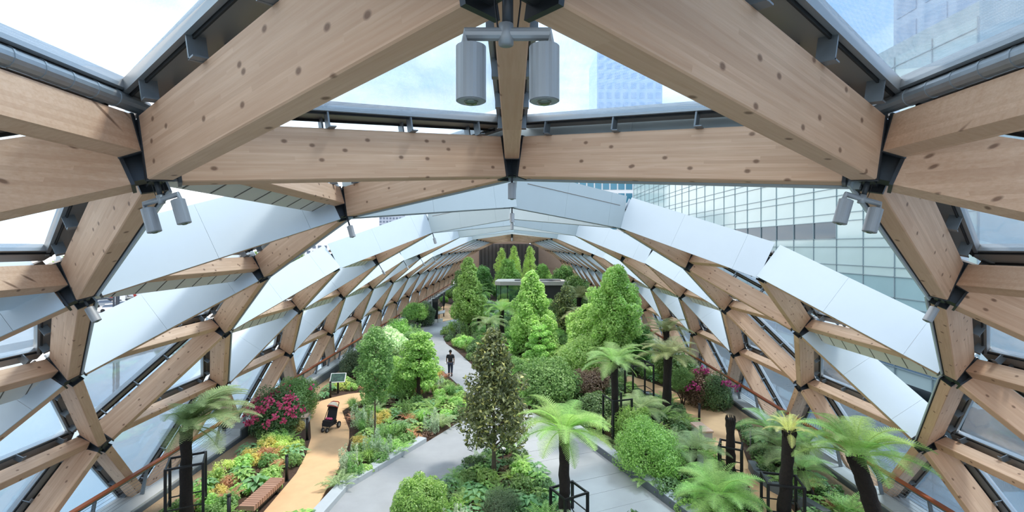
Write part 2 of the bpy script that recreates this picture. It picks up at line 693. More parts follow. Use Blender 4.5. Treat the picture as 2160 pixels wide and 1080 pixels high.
def centroid(t):
    return (npos(*t[0]) + npos(*t[1]) + npos(*t[2])) / 3


def visible_w(p):
    """rough on-screen weight used to rank repeated pieces: nearest first, out-of-frame last"""
    if p.y < 1.0:
        return 1e3 - p.y
    u = abs(p.x) / p.y
    return p.y + (200 if u > 1.45 else 0)


ceiling = structure('ceiling')
ceiling['label'] = 'arched timber lattice roof of glued laminated beams with clear air cushions'

GAP = 0.27
BW = 0.24
mesh_cache = {}


def beam_mesh(L, z0, z1):
    key = ('b', round(L, 3), z0)
    if key in mesh_cache:
        return mesh_cache[key]
    hw, c = BW / 2, 0.012
    prof = [(-hw, z0 + c), (-hw + c, z0), (hw - c, z0), (hw, z0 + c), (hw, z1 - c), (hw - c, z1), (-hw + c, z1), (-hw, z1 - c)]
    h = L / 2 - GAP
    vs_ = [(-h, p[0], p[1]) for p in prof] + [(h, p[0], p[1]) for p in prof]
    fs = [tuple(range(8)), tuple(reversed(range(8, 16)))] + [(i, i + 8, (i + 1) % 8 + 8, (i + 1) % 8) for i in range(8)]
    mb = MB().add(vs_, fs)
    mesh_cache[key] = mb.mesh('glulam_beam', 'glulam')
    return mesh_cache[key]


def is_long(e):
    return e[0][0] == e[1][0]


beams = [e for e in EDGES if not no_beam(e)]
beams.sort(key=lambda e: visible_w((npos(*e[0]) + npos(*e[1])) / 2))
rest = MB()
for i, e in enumerate(beams):
    M, L, s, mid = edge_frame(*e)
    z0 = -0.06 if is_long(e) else -TOPZ
    me = beam_mesh(L, z0, TOPZ)
    if i < 298:
        link('glulam_beam', me, ceiling, M)
    else:
        hw, h = BW / 2, L / 2 - GAP
        rest.box((0, 0, (z0 + TOPZ) / 2), (2 * h, BW, TOPZ - z0), M)
rest.build('far_glulam_beams', 'glulam', ceiling)['kind'] = 'stuff'

# steel nodes
inc = {}
for e in beams:
    inc.setdefault(e[0], []).append(e)
    inc.setdefault(e[1], []).append(e)
nodes_sorted = sorted(inc, key=lambda n: visible_w(npos(*n)))
rest = MB()
for i, nd in enumerate(nodes_sorted):
    P, N = npos(*nd), nnorm(nd[0])
    mb = MB() if i < 200 else rest
    z = Vector((0, 0, 1))
    q = N.to_track_quat('Z', 'Y').to_matrix()
    mb.tube([P - N * 0.33, P + N * 0.36], 0.085, 8)
    for e in inc[nd]:
        other = e[1] if e[0] == nd else e[0]
        M, L, s, mid = edge_frame(nd, other)
        z0 = -0.06 if is_long(e) else -TOPZ
        x0 = -L / 2
        zc_, zh = (z0 + TOPZ) / 2, TOPZ - z0
        mb.box((x0 + GAP - 0.018, 0, zc_), (0.035, BW + 0.025, zh + 0.025), M)
        for sy in (-1, 1):
            mb.box((x0 + GAP * 0.5 + 0.02, sy * 0.065, zc_), (GAP - 0.05, 0.018, zh - 0.08), M)
        mb.box((x0 + GAP * 0.5 + 0.02, 0, z0 + 0.05), (GAP - 0.06, 0.13, 0.018), M)
    if i < 200:
        mb.build('node_connector', 'steel_dark', ceiling)
rest.build('far_node_connectors', 'steel_dark', ceiling)['kind'] = 'stuff'

# gutter channels with brackets above the beams that carry a cushion
chan = [e for e in beams if any(not OPEN[t] for t in EDGE_T[e])]
rest, brest = MB(), MB()
br_me = MB().box((0, 0, 0), (0.022, 0.15, 0.24)).box((0.04, 0, -0.11), (0.1, 0.15, 0.014)).mesh('bracket', 'steel_grey')
nbr = 0
for i, e in enumerate(chan):
    M, L, s, mid = edge_frame(*e)
    h = L / 2 - 0.16
    zc_ = TOPZ + 0.24
    mb = MB() if i < 240 else rest
    MM = Matrix.Identity(4) if i < 240 else M
    sides = []
    for t in EDGE_T[e]:
        if not OPEN[t]:
            sides.append(1 if (centroid(t) - mid).dot(s) > 0 else -1)
    lo, hi = (-0.2 if -1 in sides else -0.12), (0.2 if 1 in sides else 0.12)
    mb.box((0, (lo + hi) / 2, zc_ - 0.02), (2 * h, hi - lo, 0.03), MM, 0)
    for sy in sides:
        mb.box((0, sy * 0.215, zc_ + 0.02), (2 * h, 0.05, 0.13), MM, 1)
        mb.box((0, sy * 0.17, zc_ - 0.05), (2 * h, 0.018, 0.04), MM, 2)
    ch = None
    if i < 240:
        ch = mb.build('gutter_channel', ['channel', 'alu', 'seal_and_gap'], ceiling, M=M)
    nb = max(2, int(L / 1.15))
    for k in range(nb):
        x = -h + (k + 0.5) * 2 * h / nb
        for sy in sides:
            if ch and visible_w(mid) < 13 and nbr < 290:
                link('bracket', br_me, ch, Matrix.Translation((x, sy * 0.15, TOPZ + 0.11)))
                nbr += 1
            elif visible_w(mid) < 60:
                brest.box((x, sy * 0.15, TOPZ + 0.11), (0.03, 0.12, 0.24), M)
rest.build('far_gutter_channels', ['channel', 'alu', 'seal_and_gap'], ceiling)['kind'] = 'stuff'
brest.build('far_brackets', 'steel_grey', ceiling)['kind'] = 'stuff'

# round supply duct along the two lines beside the ridge and the next ones down
for j in (-1, 1):
    for v in (-1, 1):
        e = ekey((j, v - 2), (j, v)) if (j, v - 2) in NSET else None
        if not e:
            continue
        M, L, s, mid = edge_frame(*e)
        sg = -1 if (Vector((0, mid.y, mid.z)) - mid).dot(s) > 0 else 1
        mb = MB().tube([(-L / 2 + 0.1, -sg * 0.13, TOPZ + 0.12), (L / 2 - 0.05, -sg * 0.13, TOPZ + 0.12)], 0.085, 14)
        n = 22
        for k in range(n):
            x = -L / 2 + 0.2 + k * (L - 0.4) / n
            mb.tube([(x, -sg * 0.13, TOPZ + 0.12), (x + 0.02, -sg * 0.13, TOPZ + 0.12)], 0.091, 14)
        mb.build('air_duct', 'galv', ceiling, M=M)

# air cushions
closed = [t for t in TRIS if not OPEN[t]]
closed.sort(key=lambda t: visible_w(centroid(t)))
rest = MB()


def cushion(t, n, hi, ho):
    P = [npos(*k) + nnorm(k[0]) * CUSH for k in t]
    c = (P[0] + P[1] + P[2]) / 3
    nrm = (P[1] - P[0]).cross(P[2] - P[0]).normalized()
    if nrm.dot(nnorm(t[0][0])) < 0:
        nrm = -nrm
    # inset corners so that the cushion edge stays 0.24 m from each beam line
    Q = []
    for i in range(3):
        a, b, d = P[i], P[(i + 1) % 3], P[(i + 2) % 3]
        u, w = (b - a).normalized(), (d - a).normalized()
        half = math.acos(max(-1, min(1, u.dot(w)))) / 2
        Q.append(a + (u + w).normalized() * (0.24 / math.sin(half)))
    vs_, idx = [], {}
    for lay in (0, 1):
        for i in range(n + 1):
            for k in range(n + 1 - i):
                a, b = i / n, k / n
                g = 1 - a - b
                rim = (i == 0 or k == 0 or i + k == n)
                if rim and lay == 1:
                    idx[(1, i, k)] = idx[(0, i, k)]
                    continue
                bulge = 0 if rim else (27 * a * b * g) ** 0.62
                p = Q[0] * a + Q[1] * b + Q[2] * g + nrm * (bulge * (-hi if lay == 0 else ho))
                idx[(lay, i, k)] = len(vs_)
                vs_.append(p)
    fs = []
    for lay in (0, 1):
        for i in range(n):
            for k in range(n - i):
                fs.append((idx[(lay, i, k)], idx[(lay, i + 1, k)], idx[(lay, i, k + 1)]))
                if i + k < n - 1:
                    fs.append((idx[(lay, i + 1, k)], idx[(lay, i + 1, k + 1)], idx[(lay, i, k + 1)]))
    return vs_, fs


for i, t in enumerate(closed):
    w = visible_w(centroid(t))
    vs_, fs = cushion(t, 12 if w < 14 else 6, 0.26, 0.40)
    if i < 250:
        MB().add(vs_, fs).build('air_cushion', 'film', ceiling, smooth=True)
    else:
        rest.add(vs_, fs)
rest.build('far_air_cushions', 'film', ceiling, smooth=True)['kind'] = 'stuff'


# white linings round the openings
def opening_angle(node, e, t):
    """number of open triangles swept at the node from edge e through t until a real beam stops it"""
    m, cur, ce = 1, t, e
    for _ in range(6):
        nxt = [x for x in tri_edges(cur) if node in x and x != ce][0]
        if not no_beam(nxt):
            return m
        tt = [x for x in EDGE_T[nxt] if x != cur]
        if not tt or not OPEN[tt[0]]:
            return m
        cur, ce, m = tt[0], nxt, m + 1
    return m


fas, gut = [], []
for e in beams:
    for t in EDGE_T[e]:
        if OPEN[t]:
            fas.append((e, t))
fas.sort(key=lambda et: visible_w(centroid(et[1])))
nf = 0
rest = MB()
for (e, t) in fas:
    M, L, s, mid = edge_frame(*e)
    sg = 1 if (centroid(t) - mid).dot(s) > 0 else -1
    off = 0.16
    tr_ = []
    for nd in e:
        m = opening_angle(nd, e, t)
        th = math.radians(60 * m) / 2
        tr_.append(off / math.tan(th) if m < 3 else (0.0 if m == 3 else -0.08))
    xa, xb = -L / 2 + tr_[0], L / 2 - tr_[1]
    far = visible_w(mid) > 62
    if is_long(e) and abs(e[0][0]) >= 1:
        # ribbed lining strip under the outer edge of the long beam
        near_ = nf < 280 and not far
        mb = MB() if near_ else rest
        MM = Matrix.Identity(4) if near_ else M
        w0, w1 = 0.14, 0.52
        sh0, sh1 = 0.25, 0.25
        pts = [(xa + 0.02, sg * w0, 0.0), (xb - 0.02, sg * w0, 0.0), (xb - sh1, sg * w1, -0.09), (xa + sh0, sg * w1, -0.09)]
        top = [(p[0], p[1], p[2] + 0.03) for p in pts]
        q = [MM @ Vector(p) for p in pts + top]
        mb.add(q, [(0, 1, 2, 3), (7, 6, 5, 4), (0, 4, 5, 1), (1, 5, 6, 2), (2, 6, 7, 3), (3, 7, 4, 0)])
        up = [(xa + sh0, sg * w1, -0.09), (xb - sh1, sg * w1, -0.09), (xb - sh1, sg * w1, 0.80), (xa + sh0, sg * w1, 0.80)]
        up2 = [(p[0], p[1] + sg * 0.03, p[2]) for p in up]
        q = [MM @ Vector(p) for p in up + up2]
        mb.add(q, [(0, 1, 2, 3), (7, 6, 5, 4), (0, 4, 5, 1), (1, 5, 6, 2), (2, 6, 7, 3), (3, 7, 4, 0)])
        if near_:
            g = mb.build('soffit_lining', 'soffit', ceiling, M=M)
            nf += 1
            rb = MB()
            nr = 9
            for k in range(nr):
                x = xa + sh0 + 0.1 + k * (xb - xa - sh0 - sh1 - 0.2) / (nr - 1)
                R = Matrix.Translation((x, sg * 0.33, -0.047)) @ Matrix.Rotation(-sg * math.atan2(0.09, 0.38), 4, 'X')
                rb.box((0, 0, 0), (0.022, 0.38, 0.016), R)
            rb.build('rib', 'rib', g)
    else:
        ridge_zone = (e[0][0] == 0 or e[1][0] == 0)
        npan = 3 if not far else 1
        # black strip further down paints in the shaded gap between timber and lining
        for k in range(npan):
            x0 = xa + (xb - xa) * (0, 0.42, 0.84)[k] if npan == 3 else xa
            x1 = xa + (xb - xa) * (0.42, 0.84, 1)[k] - 0.004 if npan == 3 else xb
            near_ = nf < 280 and not far
            mb = MB() if near_ else rest
            MM = Matrix.Identity(4) if near_ else M
            mb.box(((x0 + x1) / 2, sg * off, 0.215), (x1 - x0, 0.03, 1.17), MM)
            if near_:
                mt = 'fascia_grey' if ridge_zone else 'fascia'
                mb.build('lining_panel', mt, ceiling, M=M)
                nf += 1
        if ridge_zone and visible_w(mid) < 34:
            MB().box((0, sg * (off + 0.016), 0.42), ((xb - xa) * 0.86, 0.008, 0.022)).build('lining_groove', 'rib', ceiling, M=M)
        if not far and visible_w(mid) < 30:
            MB().box((0, sg * 0.133, -0.30), (L - 2 * GAP, 0.022, 0.06)).build('gap_shade_strip', 'seal_and_gap', ceiling, M=M)
rest.build('far_lining_panels', 'fascia', ceiling)['kind'] = 'stuff'


# ------------------------------------------------------------------ pendant spotlights under the nodes
def lamp(nd, twin, label, drop=0.18, r=0.07, h=0.265):
    P, N = npos(*nd), nnorm(nd[0])
    root = thing('pendant_spotlight', label, 'spotlight', P - N * TOPZ, group=None)
    q = N.to_track_quat('Z', 'Y').to_matrix().to_4x4()
    q = Matrix.Identity(4) if nd[0] == 0 else Matrix.Rotation(math.atan2(N.x, N.z), 4, 'Y')
    root.matrix_basis = Matrix.Translation(P - N * TOPZ) @ q
    if twin:
        MB().tube([(0, 0, 0.1), (0, 0, -drop + 0.02)], 0.026, 12).build('stem', 'steel_dark', root, True)
        MB().tube([(-0.008, 0, -drop + 0.045), (-0.008, 0, -drop - 0.05)], 0.035, 12).build('collar', 'lamp_grey', root, True)
        arm = MB().tube([(-0.195, 0, -drop - 0.08), (-0.195, 0, -drop), (0.195, 0, -drop), (0.195, 0, -drop - 0.08)], 0.03, 12)
        arm.build('cross_arm', 'lamp_grey', root)
        for sx in (-1, 1):
            MB().tube([(sx * 0.055, 0, 0.06), (sx * 0.06, 0.004, -0.06), (sx * 0.045, 0, -drop + 0.02)], 0.004, 5).build('cable', 'black_metal', root)
        xs = (-0.17, 0.17)
        top = -drop - 0.06
    else:
        MB().tube([(0, 0, 0.1), (0, 0, -drop)], 0.02, 10).build('stem', 'steel_dark', root, True)
        xs = (0.0,)
        top = -drop
    for x in xs:
        can = MB().tube([(x, 0, top + 0.012), (x, 0, top), (x, 0, top - h), (x, 0, top - h - 0.004), (x, 0, top - h + 0.012)],
                        [r * 0.6, r, r, r * 0.9, r * 0.86], 28, cap=False)
        can.add([(x + math.cos(k * math.pi / 14) * r * 0.6, math.sin(k * math.pi / 14) * r * 0.6, top + 0.012) for k in range(28)], [tuple(range(28))])
        c = can.build('can', 'lamp_grey', root)
        MB().tube([(x, 0, top - h + 0.012), (x, 0, top - h + 0.004)], r * 0.88, 24).build('lamp_face', 'lamp_face', c)
        MB().tube([(x, 0, top - h + 0.006), (x, 0, top - h - 0.012), (x, 0, top - h - 0.018)], [r * 0.5, r * 0.45, r * 0.25], 20).build('lens', 'lens', c, True)
    return root


lamp((0, 0), True, 'large pair of grey cylinder spotlights on a cross arm hanging at the top centre', 0.205, h=0.25).location.x -= 0.02
lamp((-1, 1), True, 'tilted pair of grey spotlights under the big left roof node')
lamp((1, 1), True, 'tilted pair of grey spotlights under the big right roof node')
lamp((0, 2), False, 'single grey spotlight hanging on the ridge just behind the cross beams', 0.10)
lamp((-1, 3), False, 'single grey spotlight hanging against the sky at the left opening', 0.22)
lamp((-2, 2), False, 'single grey spotlight under the left node above the parked traffic', 0.14)
lamp((2, 2), False, 'single grey spotlight leaning in front of the glass facade on the right', 0.14)
lamp((0, 4), False, 'single grey spotlight on the ridge at the second grey lining', 0.2)
lamp((0, 6), False, 'single grey spotlight on the ridge at the third pale lining', 0.2)
lamp((-1, 7), False, 'small grey spotlight hanging left of the ridge below the pale lining', 0.3)
lamp((0, 14), False, 'small far spotlight on the ridge over the first far timber arch', 0.4)
for v, od in ((8, 'nearest'), (10, 'second'), (12, 'third'), (14, 'farthest')):
    tag(lamp((-2, v), False, od + ' small grey spotlight in the receding row hanging on the left arches', 0.45, 0.06, 0.24), group='spotlights along the left arches')


# ------------------------------------------------------------------ ground, paths, kerbs
def gp(pts, z=0.0):
    return [tuple(G(x, y, z))[:2] for x, y in pts]


floor = structure('floor')
MB().box((0, 58, -0.1), (24.4, 108, 0.2)).build('soil_bed', 'soil', floor)
MB().box((0, 58, -3.7), (27.6, 112, 7.0)).build('podium', 'concrete', floor)

SAND_L = gp([(545, 1095), (600, 1030), (625, 1000), (645, 962), (656, 925), (654, 890), (648, 866), (664, 851), (700, 840), (735, 832), (778, 827),
             (830, 800), (842, 803), (790, 838), (745, 853), (722, 868), (728, 885), (737, 908), (736, 935), (724, 970), (706, 1006), (690, 1032), (655, 1095)])
SAND_R = gp([(1610, 1100), (1588, 1060), (1582, 1030), (1560, 1000), (1530, 980), (1500, 960), (1478, 925), (1462, 890), (1440, 860), (1400, 842), (1360, 826), (1322, 808),
             (1322, 792), (1360, 803), (1400, 818), (1440, 836), (1490, 852), (1535, 876), (1556, 910), (1566, 945), (1578, 980), (1600, 1010), (1640, 1040), (1690, 1100)])
PLAZA = gp([(675, 1105), (735, 1035), (900, 935), (952, 903), (1000, 868), (1000, 845), (975, 821), (949, 797), (919, 770), (900, 745), (882, 722), (868, 704), (873, 693),
            (898, 684), (934, 680), (987, 667), (1000, 673), (960, 693), (934, 711), (941, 726), (966, 744), (1000, 775), (1045, 815), (1095, 860), (1060, 936),
            (935, 1015), (850, 1078), (825, 1105)])
ARM_R = gp([(1060, 936), (1095, 860), (1150, 885), (1207, 915), (1455, 1105), (1226, 1105), (1186, 1046), (1097, 946)])
SAND_B = gp([(912, 683), (985, 668), (975, 650), (940, 640), (925, 655)])
FRONT_BED = gp([(1060, 942), (1097, 950), (1183, 1048), (1215, 1105), (840, 1105), (935, 1018)])
PATHS = [SAND_L, SAND_R, PLAZA, ARM_R, SAND_B]
for nm, poly, mt, h in (('sand_path', SAND_L, 'sand_path', 0.035), ('sand_path', SAND_R, 'sand_path', 0.035), ('sand_path', SAND_B, 'sand_path', 0.03),
                        ('paved_path', PLAZA, 'paving', 0.05), ('slab_joint_bed', ARM_R, 'kerb_dark', 0.03)):
    MB().prism(poly, -0.05, h, 0).build(nm, mt, floor)
# gravel margins beside the railings
for sx in (-1, 1):
    MB().box((sx * 11.45, 58, 0.01), (1.0, 108, 0.03)).build('gravel_margin', 'gravel', floor)


def slabs(poly, ang, w, l, z0, z1, name, mat, gap=0.012, stagger=True):
    """cut a polygon into rows of slabs, each its own piece"""
    bm = bmesh.new()
    f = bm.faces.new([bm.verts.new((p[0], p[1], 0)) for p in poly])
    ca, sa = math.cos(ang), math.sin(ang)
    us = [p[0] * ca + p[1] * sa for p in poly]
    vs_ = [-p[0] * sa + p[1] * ca for p in poly]
    v = min(vs_) + w * 0.6
    while v < max(vs_):
        g = bm.verts[:] + bm.edges[:] + bm.faces[:]
        bmesh.ops.bisect_plane(bm, geom=g, plane_co=(-sa * v, ca * v, 0), plane_no=(-sa, ca, 0))
        v += w
    rows = {}
    for f in list(bm.faces):
        c = f.calc_center_median()
        r = int((-c.x * sa + c.y * ca - min(vs_) - w * 0.6) // w)
        rows.setdefault(r, []).append(f)
    for r, fl in rows.items():
        u = min(us) + (l / 2 if (r % 2 and stagger) else 0.0) + 0.3
        cuts = []
        while u < max(us):
            cuts.append(u); u += l
        for u in cuts:
            geom = set()
            for f in [f for f in bm.faces if f.is_valid and int((-f.calc_center_median().x * sa + f.calc_center_median().y * ca - min(vs_) - w * 0.6) // w) == r]:
                geom.add(f); geom.update(f.edges); geom.update(f.verts)
            bmesh.ops.bisect_plane(bm, geom=list(geom), plane_co=(ca * u, sa * u, 0), plane_no=(ca, sa, 0))
    n = 0
    for f in bm.faces:
        if f.calc_area() < 0.02:
            continue
        c = f.calc_center_median()
        ps = []
        for vv in f.verts:
            d = vv.co - c
            k = max(0.0, 1 - gap / max(d.length, 0.05) * 1.3)
            ps.append((c.x + d.x * k, c.y + d.y * k))
        if f.normal.z < 0:
            ps.reverse()
        MB().prism(ps, z0, z1 + RNG.uniform(-0.003, 0.003)).build(name, mat, floor)
        n += 1
    bm.free()
    return n


slabs(ARM_R, math.atan2(2.7, 6.6), 0.98, 60.0, 0.0, 0.055, 'paving_slab', 'slab')
#slabs(PLAZA[:6] + PLAZA[22:], math.atan2(-1.0, 2.0) * 0.3, 1.25, 2.4, 0.03, 0.062, 'paving_slab', 'paving', gap=0.007)


def kerb(pts, width, z1, mat, name, side=1, inner=None, seg=1.6, z0=-0.05):
    """kerb stones along a line; side +1 puts them to the left of its direction"""
    P = [Vector(p) for p in pts]
    # resample into stones
    out = []
    for a, b in zip(P[:-1], P[1:]):
        n = max(1, round((b - a).length / seg))
        for i in range(n):
            out.append((a.lerp(b, i / n), a.lerp(b, (i + 1) / n)))
    for a, b in out:
        d = (b - a).normalized()
        nrm = Vector((-d.y, d.x)) * side
        a2, b2 = a + d * 0.005, b - d * 0.005
        poly = [a2, b2, b2 + nrm * width, a2 + nrm * width]
        if side < 0:
            poly.reverse()
        MB().prism([tuple(p) for p in poly], z0, z1).build(name, mat, floor)


def V2(l):
    return [Vector(p) for p in l]


kerb(gp([(675, 1105), (735, 1035), (900, 935)]), 0.42, 0.24, 'kerb', 'kerb_stone', 1)
kerb(gp([(840, 1105), (935, 1015), (1058, 938)]), 0.30, 0.10, 'kerb', 'kerb_stone', -1)
kerb(gp([(1058, 938), (1097, 946)]), 0.30, 0.10, 'kerb', 'kerb_stone', -1)
kerb(gp([(1097, 946), (1186, 1046), (1220, 1105)]), 0.30, 0.10, 'kerb', 'kerb_stone', -1)
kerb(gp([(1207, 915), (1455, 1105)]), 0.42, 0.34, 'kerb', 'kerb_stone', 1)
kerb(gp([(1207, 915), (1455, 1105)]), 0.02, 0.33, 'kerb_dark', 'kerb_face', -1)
kerb(gp([(868, 704), (873, 693), (898, 684), (934, 680)]), 0.35, 0.42, 'kerb_white', 'kerb_stone', 1)
kerb(gp([(882, 722), (868, 704)]), 0.35, 0.42, 'kerb_white', 'kerb_stone', 1)
kerb(gp([(1578, 990), (1590, 1012), (1625, 1038), (1675, 1065), (1740, 1105)]), 0.26, 0.36, 'kerb_dark', 'kerb_stone', 1, seg=0.9)
kerb(gp([(1350, 832), (1395, 846), (1420, 852)]), 0.3, 0.3, 'kerb_dark', 'kerb_stone', -1, seg=0.9)


# ------------------------------------------------------------------ balustrades
def balustrade(sx, label):
    root = thing('balustrade', label, 'railing', (sx * 12.3, 0, 0))
    y0, y1 = 9.0, 100.0
    for k, (a, b) in enumerate(((y0, 22), (22, 40), (40, 60), (60, 100))):
        MB().box((-(b - a) / 2 + (b - a) / 2, 0, 0), (b - a - 0.01, 0.15, 0.055)).build('handrail', 'rail_wood', root, M=Matrix.Translation((0, (a + b) / 2, 1.17)) @ Matrix.Rotation(math.pi / 2, 4, 'Z'))
    post = MB()
    post.add([(0.16, -0.02, 0.0), (0.30, -0.02, 0.0), (0.05, -0.02, 1.14), (-0.04, -0.02, 1.14), (0.16, 0.02, 0.0), (0.30, 0.02, 0.0), (0.05, 0.02, 1.14), (-0.04, 0.02, 1.14)],
             [(0, 3, 2, 1), (4, 5, 6, 7), (0, 1, 5, 4), (1, 2, 6, 5), (2, 3, 7, 6), (3, 0, 4, 7)])
    pm = post.mesh('post', 'steel_grey')
    y = 10.0
    while y < 80:
        link('post', pm, root, Matrix.Translation((0, y, 0)) @ Matrix.Scale(sx, 4, (1, 0, 0)))
        y += 2.0
    for k in range(7):
        z = 0.22 + k * 0.125
        xo = sx * (0.20 * (1 - z / 1.14) + 0.01)
        MB().tube([(xo, y0, z), (xo, 45, z)], 0.006, 4).build('cable', 'steel_grey', root)
    MB().box((sx * 0.02, 50, 1.07), (0.03, 82, 0.05)).build('lower_rail', 'steel_grey', root)
    return root


balustrade(-1, 'long reddish wooden handrail on slanted grey posts along the left side of the garden')
balustrade(1, 'long reddish wooden handrail on slanted grey posts along the right side of the garden')
wall_left = structure('wall_left')
wall_right = structure('wall_right')
for sx, root in ((-1, wall_left), (1, wall_right)):
    y = 9.0
    while y < 100:
        L = 3.0
        tall = (sx < 0 and y > 18.2) or (sx > 0 and 24 < y)
        h = 0.5 if tall else 0.22
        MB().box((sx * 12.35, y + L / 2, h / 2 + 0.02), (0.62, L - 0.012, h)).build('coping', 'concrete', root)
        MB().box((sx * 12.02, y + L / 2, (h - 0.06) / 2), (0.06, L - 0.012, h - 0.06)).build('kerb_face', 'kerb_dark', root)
        y += L


# ------------------------------------------------------------------ benches, bollards, signs
def slat_bench(a, b, width, label, n, h=0.45, face=0.0):
    a, b = Vector(a).to_3d(), Vector(b).to_3d()
    mid, d = (a + b) / 2, (b - a)
    L = d.length
    root = thing('bench', label, 'bench', mid, math.atan2(d.y, d.x))
    for k in range(n):
        x = -L / 2 + (k + 0.5) * L / n
        MB().box((0, 0, 0), (width, L / n * 0.78, 0.16)).build('slat', 'bench_wood', root, M=Matrix.Translation((x, 0, h - 0.08)) @ Matrix.Rotation(math.pi / 2, 4, 'Z'))
    MB().box((0, 0, h - 0.22), (L - 0.1, width * 0.7, 0.14)).build('frame', 'black_metal', root)
    for sx in (-1, 1):
        MB().box((sx * (L / 2 - 0.25), 0, (h - 0.28) / 2), (0.1, width * 0.6, h - 0.28)).build('leg', 'black_metal', root)
    return root


slat_bench(G(519, 1098), G(586, 1034), 0.5, 'long slatted wooden bench beside the sandy path at the bottom left', 15)


def block_bench(p, rz, label, L=1.15, w=0.52):
    root = thing('bench', label, 'bench', p, rz)
    for k in range(4):
        x = (k - 1.5) * L / 4
        MB().box((0, 0, 0), (L / 4 - 0.012, w, 0.07)).build('seat_board', 'bench_pale', root, M=Matrix.Translation((x, 0, 0.44)))
    MB().box((0, 0, 0.2), (L - 0.08, w - 0.08, 0.4)).build('base', 'concrete', root)
    return root


wood_mat('bench_pale', lin(214, 184, 166), lin(190, 158, 140), lin(120, 90, 70), lam=0.5, knots=False)
block_bench(G(640, 893), math.radians(98), 'short pale bench beside the pink rhododendron on the left path')
block_bench(G(1480, 922), math.radians(96), 'short pale bench beside the right sandy path')


def bollard(p, h, label, r=0.055, group=None, mat='black_metal'):
    root = thing('bollard', label, 'bollard', p, group=group)
    MB().tube([(0, 0, 0), (0, 0, h - 0.07)], r, 12).build('post', mat, root, True)
    MB().tube([(0, 0, h - 0.07), (0, 0, h - 0.055), (0, 0, h)], [r * 0.85, r * 1.04, r * 1.0], 12).build('cap', mat, root)
    MB().tube([(0, 0, 0), (0, 0, 0.02)], r * 1.6, 12).build('base_plate', mat, root)
    return root


bollard(G(648, 928), 0.98, 'black bollard light standing in front of the short pale bench on the left')
bollard(G(605, 1014), 0.95, 'black bollard light among the low plants beside the curving left path')
bollard(G(483, 1112), 1.0, 'black bollard light behind the slatted bench at the bottom left')
bollard(G(697, 840), 0.95, 'black bollard beside the information panel')
bollard(G(628, 868), 1.15, 'black bollard half hidden behind the pink rhododendron')
bollard(G(1475, 892), 0.95, 'black bollard above the bench on the right sandy path')
bollard(G(1478, 948), 1.0, 'black bollard in front of the bench on the right sandy path')
bollard(G(1583, 952), 0.95, 'thin grey steel bollard beside the bare fern stump', 0.03, mat='steel_grey')
bollard(G(803, 792), 1.15, 'black bollard under the white flowering bush')
bollard(G(1477, 1003), 0.75, 'short grey cylinder light at the edge of the right sandy path', 0.12, mat='lamp_grey')

sg_ = thing('information_panel', 'tilted information panel with a dark printed face beside the left path', 'sign', G(713, 830), math.radians(8))
MB().box((0, 0, 0.4), (0.09, 0.07, 0.82)).build('post', 'black_metal', sg_)
R = Matrix.Translation((0, 0, 0.92)) @ Matrix.Rotation(math.radians(42), 4, 'X')
MB().box((0, 0, 0), (0.86, 0.62, 0.04)).build('board', 'white_paint', sg_, M=R)
MB().box((0, 0, 0.024), (0.79, 0.55, 0.012)).build('printed_face', 'sign_face', sg_, M=R)

tot = thing('totem_sign', 'tall dark slab totem standing at the bend of the grey path', 'sign', G(918, 681))
MB().box((0, 0, 1.35), (0.62, 0.16, 2.7)).build('slab', 'black_metal', tot)
MB().box((-0.36, 0, 1.35), (0.1, 0.2, 2.72)).build('edge', 'concrete', tot)
MB().box((0.02, -0.085, 2.5), (0.5, 0.012, 0.3)).build('header', 'roof_dark', tot)
lec = thing('lectern_sign', 'small slanted lectern sign beside the tall dark totem', 'sign', G(926, 680))
MB().box((0, 0, 0.5), (0.09, 0.09, 1.0)).build('post', 'rail_wood', lec)
MB().box((0, 0, 0), (1.0, 0.6, 0.06)).build('board', 'concrete', lec, M=Matrix.Translation((0.2, 0, 1.12)) @ Matrix.Rotation(math.radians(25), 4, 'X') @ Matrix.Rotation(math.radians(-15), 4, 'Y'))
stt = thing('garden_stake', 'thin dark leaf shaped stake beyond the tall totem', 'sculpture', G(936, 668))
MB().tube([(0, 0, 0), (0, 0, 1.2), (0, 0, 1.7), (0.02, 0, 2.3), (0, 0, 3.0)], [0.06, 0.06, 0.2, 0.14, 0.01], 8).build('blade', 'black_metal', stt, True)
MB().tube([(0, 0, 0), (0, 0, 0.04)], 0.15, 8).build('base_plate', 'black_metal', stt)

pl_ = thing('path_light', 'small white domed light in the planted wedge beside the magnolia trunk', 'light', G(1061, 976))
MB().tube([(0, 0, 0), (0, 0, 0.42)], 0.03, 10).build('stem', 'steel_grey', pl_)
MB().tube([(0, 0, 0.40), (0, 0, 0.52)], 0.095, 16).build('body', 'black_metal', pl_, True)
MB().tube([(0, 0, 0.52), (0, 0, 0.57), (0, 0, 0.60), (0, 0, 0.61)], [0.11, 0.1, 0.06, 0.01], 16).build('dome', 'white_paint', pl_, True)


